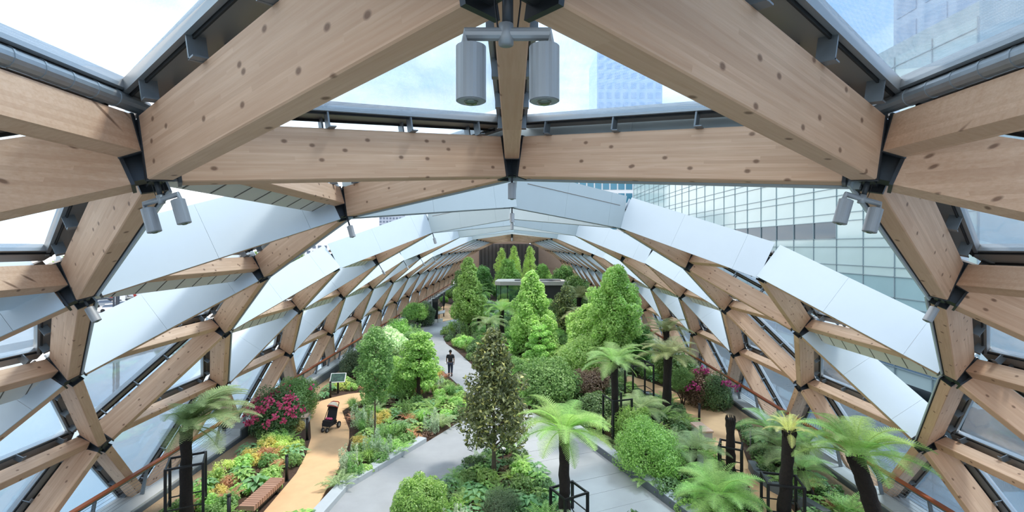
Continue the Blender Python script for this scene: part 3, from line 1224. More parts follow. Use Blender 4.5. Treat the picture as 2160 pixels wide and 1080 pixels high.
def guard(p, wx, wy, h, label, rz=0.0, sides=(0, 1, 2, 3)):
    root = thing('tree_guard', label, 'guard', p, rz)
    cs = [(-wx / 2, -wy / 2), (wx / 2, -wy / 2), (wx / 2, wy / 2), (-wx / 2, wy / 2)]
    for c in cs:
        MB().box((c[0], c[1], h / 2), (0.075, 0.075, h)).build('post', 'black_metal', root)
    for i in sides:
        a, b = Vector(cs[i]), Vector(cs[(i + 1) % 4])
        for z in (h - 0.03, h * 0.35):
            m = (a + b) / 2
            d = b - a
            MB().box((0, 0, 0), (d.length - 0.07, 0.05 if z > h * .5 else 0.03, 0.06 if z > h * .5 else 0.03)).build('rail', 'black_metal', root, M=Matrix.Translation((m.x, m.y, z)) @ Matrix.Rotation(math.atan2(d.y, d.x), 4, 'Z'))
    return root


guard(G(393, 1102), 0.95, 0.9, 1.95, 'tall black metal guard frame round the left front tree fern', 0.5)
guard(G(1200, 1096), 0.85, 0.8, 0.95, 'low black metal guard frame round the front centre tree fern', 0.5)
guard(G(1650, 1098), 1.0, 0.8, 1.3, 'black metal guard frame round the young sprouting tree fern', -0.25)
guard(G(1541, 1004), 0.75, 0.7, 1.2, 'black metal guard frame round the bare fern stump', -0.5)
guard(G(1302, 932), 0.9, 0.9, 2.0, 'tall black guard frame round the tree fern behind the plaza kerb', 0.3, (0, 3))
guard(G(1348, 850), 1.2, 1.0, 2.2, 'tall black guard frame below the big right sweetgum', 0.2)

# ------------------------------------------------------------------ pavilion and far end of the garden
kp = Vector((2.9, 71, 0))
pav = thing('pavilion', 'low glass pavilion with a pale flat roof among the trees', 'pavilion', kp)
KW, KD, KH = 10.6, 5.0, 3.55
MB().prism([(-KW / 2 - 0.1, -KD / 2 + 0.6), (-KW / 2 + 0.7, -KD / 2 - 0.2), (KW / 2 - 0.3, -KD / 2 - 0.2), (KW / 2 + 0.9, -KD / 2 + 1.6), (KW / 2 - 1.0, KD / 2 + 0.4), (-KW / 2 + 0.2, KD / 2 + 0.4)], KH - 0.55, KH).build('roof', 'roof_pale', pav)
MB().box((-1.7, -0.3, KH + 0.03), (1.6, 1.8, 0.06)).build('roof_light', 'roof_dark', pav)
MB().box((2.8, -0.3, KH + 0.03), (3.0, 2.2, 0.06)).build('roof_light', 'roof_dark', pav)
MB().box((2.6, -KD / 2 + 0.25, 1.5), (5.2, 0.3, 3.0)).build('dark_wall', 'roof_dark', pav)
MB().box((0, KD / 2 - 0.2, 1.5), (KW - 0.4, 0.15, 3.0)).build('rear_wall', 'roof_dark', pav)
for x in (-KW / 2 + 0.15, -KW / 2 + 0.75, -KW / 2 + 1.75, -KW / 2 + 3.9, 0.0):
    MB().box((x, -KD / 2 + 0.15, 1.5), (0.1, 0.1, 3.0)).build('mullion', 'black_metal', pav)
for a, b in ((0.2, 0.7), (0.8, 1.7), (1.8, 3.85), (3.95, 5.2)):
    MB().box((-KW / 2 + (a + b) / 2, -KD / 2 + 0.15, 1.5), (b - a, 0.03, 2.95)).build('pane', 'kiosk_glass', pav)

endw = structure('wall_end')
MB().box((0, 111.5, 6.2), (27, 0.6, 5.4)).build('end_wall', 'brown_wall', endw)
MB().box((0, 111.5, 2.0), (27, 0.5, 4.0)).build('lower_wall', 'brown_wall', endw)
blk = thing('louvred_block', 'dark louvred service block closing the far end of the garden', 'building', (-0.7, 107.6, 0))
MB().box((0, 0, 4.6), (13.2, 5, 9.2)).build('body', 'far_block', blk)
MB().box((0.3, 0.6, 9.5), (8.6, 3.4, 0.7)).build('parapet', 'brown_wall', blk)
for k in range(16):
    MB().box((-6.2 + k * 0.83, -2.55, 4.6), (0.18, 0.12, 9.0)).build('louvre', 'roof_dark', blk)

# ------------------------------------------------------------------ outside: dock, street and city
dock = MB().box((0, 150, -7.4), (130, 420, 0.4)).build('dock_water', 'dock_water')
tag(dock, 'grey dock water lying beside and below the roof garden', 'water', kind='stuff')
gnd = structure('ground')
MB().box((-215, 260, -5.0), (300, 640, 2.0)).build('street', 'asphalt', gnd)
MB().box((190, 260, -5.0), (250, 640, 2.0)).build('quay', 'asphalt', gnd)
ZG = -4.0


def out_pt(px, d, z=ZG):
    return Vector(((px - 1080) / FPX * d, d, z))


# glass facade on the right
XB = 36.0
fac = thing('office_building', 'pale aqua glass office building with a grid of panes on the right', 'building', (XB, 90, ZG))
YS = [40.7 - 4.0 + 4.0 * k for k in range(27)]      # mullion lines
ZROWS = []
z = 9.45 - 2.83 * 6
while z < 24.0:
    ZROWS.append((z, z + 1.95, True))
    ZROWS.append((z + 1.95, z + 2.83, False))
    z += 2.83
ztop = ZROWS[-1][1]
ZROWS = [r for r in ZROWS if r[0] > -4.0]
MB().box((14, (YS[0] + YS[-1]) / 2 - 90, (ztop + 1.2 - ZG) / 2), (27.6, YS[-1] - YS[0], ztop + 1.2 - ZG)).build('core', 'aqua_band', fac)
pm_t = MB().box((0, 0, 0), (0.08, 3.92, 1.90)).mesh('glass_pane', 'aqua_pane')
pm_s = MB().box((0, 0, 0), (0.08, 3.92, 0.83)).mesh('glass_pane', 'aqua_pane')
pm_w = MB().box((0, 0, 0), (0.08, 3.92, 1.90)).mesh('dark_reflection_pane', 'pane_reflection_dark')
farp = MB()
lowp = MB()
podp = MB()
npn = 0
for k in range(len(YS) - 1):
    for (z0, z1, tall) in ZROWS:
        y = YS[k] + 2.0 - 90
        zc_ = (z0 + z1) / 2 - ZG
        dark = tall and abs(z0 - 9.45) < 0.2 and 52 < YS[k] < 75  # darker pane colour paints in the city silhouette mirrored by the glass
        dark = dark or (tall and abs(z0 - 9.45 - 2.83) < 0.3 and 104 < YS[k] < 124)
        if dark:
            link('dark_reflection_pane', pm_w, fac, Matrix.Translation((0.16, y, zc_)))
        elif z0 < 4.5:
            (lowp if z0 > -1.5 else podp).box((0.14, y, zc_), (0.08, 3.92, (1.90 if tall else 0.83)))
        elif YS[k] < 112 and npn < 298:
            link('glass_pane', pm_t if tall else pm_s, fac, Matrix.Translation((0.14, y, zc_)))
            npn += 1
        else:
            farp.box((0.14, y, zc_), (0.08, 3.92, (1.90 if tall else 0.83)))
farp.build('far_glass_panes', 'aqua_pane', fac)['kind'] = 'stuff'
podp.build('podium_glass_panes', 'facade_low', fac)['kind'] = 'stuff'
lowp.build('lower_glass_panes', 'aqua_low', fac)['kind'] = 'stuff'
mb = MB()
for y in YS:
    mb.box((0.08, y - 90, (ztop - ZG) / 2), (0.14, 0.07, ztop - ZG))
mb.build('mullions', 'mullion', fac)
mb = MB()
for r in ZROWS:
    mb.box((0.08, (YS[0] + YS[-1]) / 2 - 90, r[0] - ZG), (0.14, YS[-1] - YS[0], 0.07))
mb.build('transoms', 'mullion', fac)


def tower(name, label, cx, cy, w, d, h, wallm, winm, nx, nz, ny=0, fin=False, wh=0.55):
    root = thing(name, label, 'building', (cx, cy, ZG))
    MB().box((0, 0, h / 2), (w, d, h)).build('wall', wallm, root)
    wm = MB().box((0, 0, 0), (w / nx * (0.82 if fin else 0.6), 0.2, h / nz * wh)).mesh('window', winm)
    far = 0
    for i in range(nx):
        for k in range(nz):
            link('window', wm, root, Matrix.Translation((-w / 2 + (i + .5) * w / nx, -d / 2 - 0.05, (k + .5) * h / nz)))
    sd = -1 if cx > 0 else 1
    if ny:
        wm2 = MB().box((0, 0, 0), (0.2, d / ny * 0.7, h / nz * wh)).mesh('window', winm)
        for i in range(ny):
            for k in range(nz):
                link('window', wm2, root, Matrix.Translation((sd * (w / 2 + 0.05), -d / 2 + (i + .5) * d / ny, (k + .5) * h / nz)))
    MB().box((0, 0, h + 0.6), (w * 0.96, d * 0.96, 1.2)).build('parapet', wallm, root)
    return root


tower('office_tower', 'teal glass tower with white vertical fins behind the pale aqua building', 33, 172, 26, 24, 49, 'city_white', 'teal_glass', 10, 11, 0, True, 0.72)
tower('office_tower', 'tall blue glass tower rising behind the right roof cushions', 84, 60, 36, 44, 90, 'tower_blue', 'tower_pane', 6, 16, 8, False, 0.7)
tower('office_tower', 'faint pale blue tower seen through the ridge cushion right of the spotlights', 72, 305, 40, 30, 132, 'tower_blue', 'tower_pane', 8, 22, 0, False, 0.6)
tower('apartment_tower', 'pale far apartment tower above the left arches', -106, 428, 23, 18, 42, 'city_grey', 'window_dark', 8, 14)
tower('apartment_block', 'white far apartment block seen through the left opening', -142, 330, 34, 16, 14, 'city_white', 'window_dark', 9, 4)
tower('apartment_block', 'pinkish far apartment block left of the white one', -172, 360, 30, 16, 13, 'city_pink', 'window_dark', 8, 4)
tower('apartment_block', 'low grey far block with a flat roof at the left horizon', -120, 372, 26, 14, 11, 'city_grey', 'window_dark', 7, 3)
tower('warehouse', 'long low white warehouse beyond the far trees', -205, 330, 44, 20, 9, 'city_white', 'window_dark', 10, 2)


def car(p, rz, mat, label, truck=False):
    root = thing('car', label, 'car', p, rz, 'traffic on the street outside')
    MB().prism([(-2.1, 0.35), (-2.1, 0.8), (-1.5, 0.95), (1.3, 0.92), (2.1, 0.75), (2.15, 0.35)], -0.85, 0.85, M=Matrix.Rotation(math.pi / 2, 4, 'X')).build('body', mat, root)
    MB().prism([(-1.5, 0.93), (-1.05, 1.42), (0.45, 1.44), (1.15, 0.93)], -0.72, 0.72, M=Matrix.Rotation(math.pi / 2, 4, 'X')).build('cabin', 'window_dark', root)
    MB().prism([(-1.05, 1.40), (-1.0, 1.47), (0.4, 1.48), (0.5, 1.40)], -0.7, 0.7, M=Matrix.Rotation(math.pi / 2, 4, 'X')).build('roof', mat, root)
    for sx in (-1.35, 1.35):
        for sy in (-0.82, 0.82):
            MB().tube([(sx, sy - 0.1, 0.34), (sx, sy + 0.1, 0.34)], 0.34, 12).build('wheel', 'rubber', root)
    return root


cl = [(236, 92, 'car_white', 'white car nearest the opening above the left lining panel'), (222, 99, 'car_silver', 'silver car parked behind the white car outside on the left'),
      (214, 107, 'car_dark', 'dark car parked beyond the silver one outside on the left'), (262, 97, 'car_silver', 'silver car right of the dark columns outside'),
      (318, 113, 'car_dark', 'dark car behind the mixer truck outside'), (228, 112, 'car_red', 'red car farthest left on the street outside'),
      (584, 200, 'car_dark', 'dark car seen just above the second lining panel on the left'), (568, 185, 'car_white', 'white car seen just above the second lining panel on the left')]
for px, d, m, lb in cl:
    car(out_pt(px, d), RNG.uniform(-0.4, 0.4) + 0.6, m, lb)
tk = thing('mixer_truck', 'white concrete mixer truck on the street outside on the left', 'truck', out_pt(286, 106), math.radians(-150))
MB().box((2.6, 0, 1.75), (1.9, 2.3, 2.3)).build('cab', 'car_white', tk)
MB().box((3.57, 0, 2.2), (0.05, 2.0, 0.9)).build('windscreen', 'window_dark', tk)
MB().box((2.7, 0, 2.2), (1.0, 2.34, 0.8)).build('side_window', 'window_dark', tk)
MB().box((-0.8, 0, 0.85), (7.6, 2.2, 0.4)).build('chassis', 'car_dark', tk)
MB().tube([(1.3, 0, 1.9), (0.6, 0, 2.1), (-1.2, 0, 2.45), (-3.2, 0, 2.9), (-4.0, 0, 3.1)], [0.5, 1.05, 1.3, 0.9, 0.5], 16).build('drum', 'car_white', tk, True)
MB().tube([(0.3, 0, 2.15), (-0.2, 0, 2.26)], [1.16, 1.24], 16).build('drum_band', 'car_red', tk)
for x in (2.6, -1.6, -2.9):
    for sy in (-1, 1):
        MB().tube([(x, sy * 1.0 - 0.15, 0.5), (x, sy * 1.0 + 0.15, 0.5)], 0.5, 14).build('wheel', 'rubber', tk)
for px, d in ((240, 82), (248, 84)):
    c = thing('dock_column', ('slim' if px == 240 else 'thick') + ' dark steel column outside the left opening', 'column', out_pt(px, d, -4.0))
    w_ = 0.22 if px == 240 else 0.42
    MB().box((0, 0, 6.2), (w_, w_, 12.4)).build('shaft', 'car_dark', c)
    MB().box((0, 0, 0.15), (w_ * 2, w_ * 2, 0.3)).build('base', 'concrete', c)


# ------------------------------------------------------------------ foliage meshes
def leaf_cloud(P, Nrm, size, ratio=0.5, fold=0.18, tilt=0.6, rs=None, droop=0.0):
    """one folded four-cornered leaf per point; P,Nrm (n,3)"""
    rs = rs or NR
    n = len(P)
    nn = Nrm + rs.normal(0, tilt, (n, 3))
    nn /= np.linalg.norm(nn, axis=1)[:, None] + 1e-9
    t = rs.normal(0, 1, (n, 3))
    t[:, 2] -= droop
    t -= nn * (t * nn).sum(1)[:, None]
    t /= np.linalg.norm(t, axis=1)[:, None] + 1e-9
    b = np.cross(nn, t)
    s = size * rs.uniform(0.65, 1.25, n)[:, None]
    V = np.empty((n, 4, 3))
    V[:, 0] = P - t * s * 0.5
    V[:, 1] = P + b * s * ratio * 0.5 + nn * s * fold * 0.5
    V[:, 2] = P + t * s * 0.5
    V[:, 3] = P - b * s * ratio * 0.5 + nn * s * fold * 0.5
    F = np.arange(n * 4).reshape(n, 4)
    return V.reshape(-1, 3), F


def blob_points(rs, centers, radii, n, shell=0.55, zsq=1.0):
    k = rs.randint(0, len(centers), n) if True else None
    w = radii ** 2
    k = rs.choice(len(centers), n, p=w / w.sum())
    d = rs.normal(0, 1, (n, 3))
    d /= np.linalg.norm(d, axis=1)[:, None]
    r = (shell + (1 - shell) * rs.uniform(0, 1, n) ** 0.5)[:, None] * radii[k][:, None]
    P = centers[k] + d * r * np.array([1, 1, zsq])
    return P, d


def sphere_dirs(rs, n, zmin=-0.3):
    out = []
    while len(out) < n:
        d = rs.normal(0, 1, 3)
        d /= np.linalg.norm(d)
        if d[2] > zmin:
            out.append(d)
    return np.array(out)


def bush_mesh(name, mat, seed, rx, h, leaf, n, lumps=26, ratio=0.5, zmin=-0.25, lump_r=0.34, base=0.0, tilt=0.6, core=True):
    """lumpy round bush standing on z=0, half width rx, height h"""
    rs = np.random.RandomState(seed)
    if base == 0.0:
        base, zmin, n = -0.32 * h, -0.45, int(n * 1.15)   # widest part low, skirts reach the soil
    d = sphere_dirs(rs, lumps, zmin)
    hz = (h - base) / 2
    rad = rs.uniform(0.75, 1.15, lumps) * lump_r * min(rx, hz)
    sc_ = rs.uniform(0.66, 1.05, lumps)[:, None]
    C = d * sc_ * np.array([rx, rx, hz]) * (1 - lump_r * 0.8) + np.array([0, 0, base + hz])
    n0 = int(n * 0.24)
    P, dd = blob_points(rs, C, rad, n - n0)
    d0 = sphere_dirs(rs, n0, -0.75)
    P0 = d0 * np.array([rx, rx, hz]) * rs.uniform(0.6, 0.8, n0)[:, None] + np.array([0, 0, base + hz])
    P, dd = np.concatenate([P, P0]), np.concatenate([dd, d0])
    ok = P[:, 2] > 0.015
    P, dd = P[ok], dd[ok]
    out = P - np.array([0, 0, base + hz])
    out /= np.linalg.norm(out, axis=1)[:, None] + 1e-9
    V, F = leaf_cloud(P, dd * 0.7 + out * 0.5 + np.array([0, 0, 0.35]), leaf, ratio, rs=rs, tilt=tilt)
    return np_mesh(name, V, F, mat)


def tree_parts(name, seed, h, crown, leaf, n, mat, trunk_r=0.08, bark='bark', shape='cone', z0=0.25, lumps=46, ratio=0.7, lean=(0, 0), lump=0.36, droop=0.3, zsq=1.0, stems=1):
    """returns (wood mesh, foliage mesh): height h, crown half-width, crown starting at z0*h"""
    rs = np.random.RandomState(seed)
    C, R = [], []
    for i in range(lumps):
        t = (i + rs.uniform(0, 1)) / lumps
        if shape == 'cone':
            prof = (1 - t) ** 0.72 * (0.55 + 0.45 * min(1, t / 0.12)) + 0.06
        elif shape == 'oval':
            prof = math.sin(math.pi * min(1, 0.10 + t * 0.86)) ** 0.75
        elif shape == 'column':
            prof = (1 - t ** 3) * 0.8 + 0.1
        else:  # layered
            t = (round(t * 5) / 5) * 0.96 + 0.02
            prof = (1 - t * 0.6)
        a = i * 2.39996 + rs.uniform(-0.4, 0.4)
        rr = crown * prof * rs.uniform(0.35, 0.88)
        z = h * (z0 + (1 - z0) * t * 0.94)
        C.append((math.cos(a) * rr + lean[0] * t, math.sin(a) * rr + lean[1] * t, z))
        R.append(crown * lump * (0.45 + 0.6 * prof) * rs.uniform(0.75, 1.2))
    C, R = np.array(C), np.array(R)
    P, dd = blob_points(rs, C, R, n, 0.45, zsq)
    P[:, 2] = np.minimum(P[:, 2], h * 1.02)
    V, F = leaf_cloud(P, dd * 0.5 + np.array([0, 0, 0.7]), leaf, ratio, rs=rs, droop=droop)
    fol = np_mesh(name + '_foliage', V, F, mat)
    mb = MB()
    for s in range(stems):
        ox, oy = (0, 0) if s == 0 else (rs.uniform(-.15, .15), rs.uniform(-.15, .15))
        pts = [(ox + lean[0] * k / 6, oy + lean[1] * k / 6, h * 0.92 * k / 6) for k in range(7)]
        mb.tube(pts, [trunk_r * (1.25 if k == 0 else 1 - 0.85 * k / 6) for k in range(7)], 9)
    for i in range(0, lumps, 2):
        c = Vector(C[i])
        zb = max(h * 0.12, c.z - 0.5 * math.hypot(c.x, c.y) - 0.15)
        t = zb / h
        b = Vector((lean[0] * t, lean[1] * t, zb))
        m = b.lerp(c, 0.5) + Vector((0, 0, 0.08))
        mb.tube([b, m, c], [trunk_r * 0.42, trunk_r * 0.28, trunk_r * 0.1], 5, cap=False)
    return mb.mesh(name + '_trunk', bark), fol


def add_tree(name, label, loc, wood, fol, cat='tree', group=None, rz=None, scale=1.0):
    root = thing(name, label, cat, loc, RNG.uniform(0, 6.28) if rz is None else rz, group, scale)
    link('trunk', wood, root)
    link('foliage', fol, root)['kind'] = 'stuff'
    return root


def frond_arrays(rs, L, w, e0, e1, npair=24, npin=7, vcup=0.25, twist=0.0, stalk=0.1):
    """fern frond along +X: rachis bends from elevation e0 to e1 (radians); returns V,F (quads)"""
    Vs = []
    p = np.array([0.0, 0.0, 0.0])
    N = 40
    pts, tan = [p.copy()], []
    for i in range(N):
        t = (i + 0.5) / N
        e = e0 + (e1 - e0) * t ** 1.25
        d = np.array([math.cos(e), twist * t, math.sin(e)])
        tan.append(d)
        p = p + d * L / N
        pts.append(p.copy())
    tan.append(tan[-1])
    pts = np.array(pts)
    tan = np.array(tan)

    def at(t):
        x = t * N
        i = min(int(x), N - 1)
        return pts[i] + (pts[i + 1] - pts[i]) * (x - i), tan[i]
    quads = []
    # rachis
    for i in range(0, N, 4):
        a, b = pts[i], pts[min(i + 4, N)]
        r0, r1 = 0.012 * (1 - i / N) + 0.003, 0.012 * (1 - (i + 4) / N) + 0.003
        for ax in (np.array([0, 1, 0]), np.array([0, 0, 1])):
            quads.append([a - ax * r0, b - ax * r1, b + ax * r1, a + ax * r0])
    for k in range(npair):
        t = stalk + (1 - stalk) * (k + 0.5) / npair
        q, d = at(t)
        up = np.array([-d[2], 0, d[0]])
        up /= np.linalg.norm(up)
        prof = min(1, (t - stalk + 0.05) / 0.28) ** 0.8 * (1 - ((t - stalk) / (1 - stalk)) ** 2.2) ** 0.8 + 0.03
        l = w * prof * rs.uniform(0.9, 1.1)
        for s in (-1, 1):
            pd = np.array([0, s, 0]) * 0.92 + d * 0.38 + up * vcup - np.array([0, 0, 0.10])
            pd /= np.linalg.norm(pd)
            sd = d - pd * d.dot(pd)
            sd /= np.linalg.norm(sd)
            if npin <= 1:
                hw = L * (1 - stalk) / npair * 0.40
                quads.append([q, q + pd * l * 0.45 + sd * hw, q + pd * l, q + pd * l * 0.45 - sd * hw])
            else:
                pl0 = L * (1 - stalk) / npair * 0.50
                for m in range(npin):
                    u = (m + 0.6) / npin
                    c = q + pd * l * u
                    dl = np.array([0, 0, -1]) * l * 0.16 * u * u
                    c = c + dl
                    pl = pl0 * (1 - u * 0.72)
                    hw = l / npin * 0.8
                    for z in (-1, 1):
                        tip = c + sd * z * pl + pd * pl * 0.25
                        midp = c + sd * z * pl * 0.5
                        quads.append([c - pd * hw, midp - pd * hw * 0.8, tip, midp + pd * hw])
    Q = np.array(quads)
    return Q.reshape(-1, 3), np.arange(len(Q) * 4).reshape(-1, 4)


FR = {}


def frond_mesh(kind, mat):
    key = (kind, mat)
    if key in FR:
        return FR[key]
    rs = np.random.RandomState(hash(kind) % 1000 if False else {'up': 3, 'mid': 4, 'flat': 5, 'droop': 6, 'young': 7}[kind])
    e0, e1, w, npair = {'up': (1.2, -0.35, 0.26, 28), 'mid': (0.85, -0.6, 0.28, 30), 'flat': (0.4, -0.75, 0.28, 30), 'droop': (-0.1, -1.1, 0.24, 24), 'young': (1.35, 0.6, 0.10, 16)}[kind]
    V, F = frond_arrays(rs, 1.0, w, e0, e1, npair, 8)
    FR[key] = np_mesh('frond', V, F, mat)
    return FR[key]


def tree_fern(label, base, top, R, mat, up=6, mid=8, flat=7, droop=2, r=0.16, bias=None, young=0, dead=3, group=None):
    """base: ground point, top: crown base point (world), R frond length"""
    base, top = Vector(base), Vector(top)
    root = thing('tree_fern', label, 'tree fern', base, 0.0, group)
    d = top - base
    mb = MB()
    n = 16
    pts = [d * (k / n) + Vector((0.008 * math.sin(k * 1.3), 0.008 * math.cos(k * 1.7), 0)) for k in range(n + 1)]
    mb.tube(pts, [r * (1.18 - 0.25 * k / n + (0.14 if k > n - 3 else 0)) for k in range(n + 1)], 14, jit=0.11)
    mb.build('trunk', 'fern_trunk', root, True)
    # old leaf bases round the head of the trunk
    sk = MB()
    for k in range(16):
        a = k * 2.4
        o = Vector((math.cos(a), math.sin(a), 0))
        sk.tube([d + o * r * 0.85 + Vector((0, 0, -0.22)), d + o * r * 1.15, d + o * r * 1.0 + Vector((0, 0, 0.12))], [0.022, 0.02, 0.012], 5)
    sk.build('leaf_bases', 'fern_trunk', root)
    a = RNG.uniform(0, 6)
    for kind, cnt in (('droop', droop), ('flat', flat), ('mid', mid), ('up', up), ('young', young)):
        for k in range(cnt):
            a += 2.39996
            az = a
            s = R * RNG.uniform(0.85, 1.12)
            if bias is not None:
                az = bias + (((a + math.pi) % (2 * math.pi)) - math.pi) * 0.45
            if kind == 'droop':
                s *= 0.75
            if kind == 'young':
                s *= 0.8
            M = Matrix.Translation(d + Vector((math.cos(az) * r * 0.5, math.sin(az) * r * 0.5, 0.02))) @ Matrix.Rotation(az, 4, 'Z') @ Matrix.Rotation(RNG.uniform(-0.15, 0.15), 4, 'X') @ Matrix.Rotation(RNG.uniform(-0.12, 0.12), 4, 'Y') @ Matrix.Scale(s, 4)
            m = mat
            link('frond', frond_mesh(kind, m), root, M)
    return root


# --- tree ferns in the places surveyed
def at_depth(px, py, y):
    return Vector(((px - 1080) / FPX * y, y, CAM_H - (py - 520) / FPX * y))


tree_fern('grey green tree fern inside the tall guard at the left front', G(393, 1102), at_depth(393, 905, 14.8), 2.0, 'frond_grey', up=15, mid=8, flat=3, droop=1, bias=0.1)
tree_fern('big light green tree fern at the front centre beside the slab path', G(1191, 1096), at_depth(1190, 910, 14.95), 1.62, 'frond_bright', up=5, mid=10, flat=9, droop=2)
tree_fern('bright green tree fern with a leaning dark trunk at the right front', Vector((10.75, 13.7, 0)), at_depth(1805, 962, 13.8), 1.75, 'frond_bright', up=11, mid=11, flat=4, droop=0, r=0.21)
tree_fern('tall slim tree fern behind the plaza kerb on the right', G(1298, 932), at_depth(1296, 765, 20.9), 1.5, 'frond', up=4, mid=9, flat=8, droop=2, r=0.15)
tree_fern('olive tree fern with a black trunk beside the clipped ball tree', G(1406, 872), at_depth(1409, 752, 24.4), 1.75, 'frond_olive', up=5, mid=9, flat=7, droop=0, r=0.2)
tree_fern('tree fern with short yellowish sprouting fronds at the right front', G(1652, 1104), at_depth(1665, 912, 14.6), 0.75, 'frond_yellow', up=5, mid=3, flat=2, droop=1, young=10, r=0.17)
tree_fern('bare dark fern stump without fronds beside the right path', G(1541, 1006), at_depth(1541, 884, 17.7), 0.4, 'frond_yellow', up=0, mid=0, flat=0, droop=0, r=0.15)
tree_fern('low bright tree fern at the bottom right beside the kerb', G(1516, 1088), at_depth(1514, 1046, 15.0), 1.45, 'frond_bright', up=5, mid=9, flat=8, droop=0, r=0.16)
tree_fern('low green tree fern between the two tall trunks on the right', G(1695, 1004), at_depth(1700, 938, 17.6), 1.3, 'frond', up=3, mid=7, flat=7, droop=0, r=0.14)
tree_fern('small green tree fern below the bright right front one', G(1715, 1056), at_depth(1690, 992, 16.0), 1.05, 'frond', up=2, mid=6, flat=6, droop=0, r=0.10)
tree_fern('spreading tree fern behind the bare stump', G(1630, 960), at_depth(1625, 905, 19.4), 1.35, 'frond', up=2, mid=6, flat=7, droop=0, r=0.14)
tree_fern('wide pale tree fern beside the young sprouting trunk', G(1660, 1000), at_depth(1655, 950, 17.6), 1.45, 'frond_grey', up=2, mid=6, flat=8, droop=0, r=0.14)
tree_fern('small brownish tree fern beside the purple shrub', G(1279, 822), at_depth(1279, 775, 28.2), 1.05, 'frond_olive', up=5, mid=7, flat=4, droop=0, r=0.16)
tree_fern('pale tree fern with a curved trunk beside the left sweetgum', Vector((-3.0, 47, 0)), at_depth(1003, 622, 47), 1.9, 'frond', up=2, mid=7, flat=7, droop=1, r=0.22)
tree_fern('pale yellow green tree fern in front of the pavilion glass', Vector((-0.9, 43, 0)), at_depth(1058, 655, 43), 2.0, 'frond_bright', up=4, mid=8, flat=7, droop=1, r=0.2)
tree_fern('low grey green tree fern above the magnolia crown', Vector((-1.9, 39.5, 0)), at_depth(1030, 684, 39.5), 1.75, 'frond_grey', up=2, mid=7, flat=7, droop=1, r=0.18)
tree_fern('olive tree fern between the dark evergreen and the right sweetgum', Vector((6.1, 44, 0)), at_depth(1222, 628, 44), 2.1, 'frond_olive', up=5, mid=8, flat=6, droop=1, r=0.2)
tree_fern('dull tree fern in front of the dark evergreen', Vector((4.9, 38, 0)), at_depth(1225, 668, 38), 1.8, 'frond_olive', up=1, mid=6, flat=8, droop=1, r=0.18)
tree_fern('low silvery tree fern between the round shrub and the right bench', G(1405, 905), at_depth(1352, 862, 22.2), 1.3, 'frond_grey', up=2, mid=7, flat=6, droop=0, r=0.12)
tree_fern('low fern with long fronds beside the short grey light', G(1470, 1000), at_depth(1462, 950, 18.0), 1.3, 'frond_grey', up=2, mid=7, flat=6, droop=0, r=0.12)
tree_fern('brown green tree fern under the railing behind the olive one', Vector((9.6, 29, 0)), at_depth(1405, 700, 29), 1.6, 'frond_olive', up=4, mid=7, flat=5, droop=0, r=0.16)

# --- trees
w_, f_ = tree_parts('magnolia', 21, 5.65, 1.75, 0.200, 7718, 'leaf_magnolia', 0.085, 'bark', 'cone', 0.25, 84, 0.42, lump=0.25, droop=0.5)
add_tree('magnolia_tree', 'dark glossy magnolia tree in the planted wedge at the front centre', G(1042, 1003), w_, f_, rz=0.3)
w_, f_ = tree_parts('sweetgum_a', 31, 6.75, 2.45, 0.173, 31153, 'leaf_gum', 0.16, 'bark_dark', 'cone', 0.08, 100, 0.85, lump=0.27)
add_tree('sweetgum_tree', 'conical bright green tree in front of the pavilion roof', Vector((1.5, 38, 0)), w_, f_, rz=0.2)
w_, f_ = tree_parts('sweetgum_b', 32, 7.5, 1.85, 0.151, 27488, 'leaf_gum', 0.14, 'bark_dark', 'oval', 0.22, 90, 0.85, lump=0.28)
add_tree('sweetgum_tree', 'tall green sweetgum right of the centre before the right arches', Vector((6.75, 31, 0)), w_, f_, rz=1.0)
w_, f_ = tree_parts('sweetgum_c', 33, 7.7, 1.95, 0.180, 23823, 'leaf_gum', 0.13, 'bark_dark', 'cone', 0.2, 90, 0.85, lump=0.30)
add_tree('sweetgum_tree', 'bright green sweetgum at the inside of the path bend on the left', Vector((-4.25, 46.5, 0)), w_, f_, rz=2.0)
w_, f_ = tree_parts('sweetgum_d', 34, 4.6, 1.6, 0.158, 12827, 'leaf_gum', 0.09, 'bark_dark', 'oval', 0.15, 40, 0.85)
add_tree('sweetgum_tree', 'low leafy tree left of the tall right sweetgum', Vector((5.3, 33.5, 0)), w_, f_, rz=0.5)
w_, f_ = tree_parts('sweetgum_e', 36, 3.4, 1.4, 0.158, 12827, 'leaf_mid', 0.09, 'bark_dark', 'oval', 0.15, 40, 0.85)
add_tree('sweetgum_tree', 'low leafy green tree right of the tall right sweetgum near the arches', Vector((8.6, 33.5, 0)), w_, f_, rz=0.5)
w_, f_ = tree_parts('acer', 35, 3.8, 1.45, 0.122, 9529, 'leaf_bright', 0.06, 'bark_dark', 'layer', 0.28, 40, 0.8, lump=0.34, zsq=0.55, stems=3)
add_tree('maple_tree', 'layered bright green maple beside the grey path on the left', G(884, 842), w_, f_, rz=0.4)
w_, f_ = tree_parts('maple2', 37, 3.1, 1.3, 0.122, 9529, 'leaf_bright', 0.06, 'bark_dark', 'layer', 0.26, 36, 0.8, lump=0.33, zsq=0.5, stems=2)
add_tree('maple_tree', 'small layered maple below the conical centre tree', Vector((2.0, 33.2, 0)), w_, f_, rz=1.4)
w_, f_ = tree_parts('sapling', 38, 5.2, 1.0, 0.108, 6597, 'leaf_mid', 0.045, 'bark', 'oval', 0.36, 44, 0.75, lump=0.3)
add_tree('slender_tree', 'slender young tree with a thin trunk beside the stroller path', G(791, 932), w_, f_, rz=0.0)
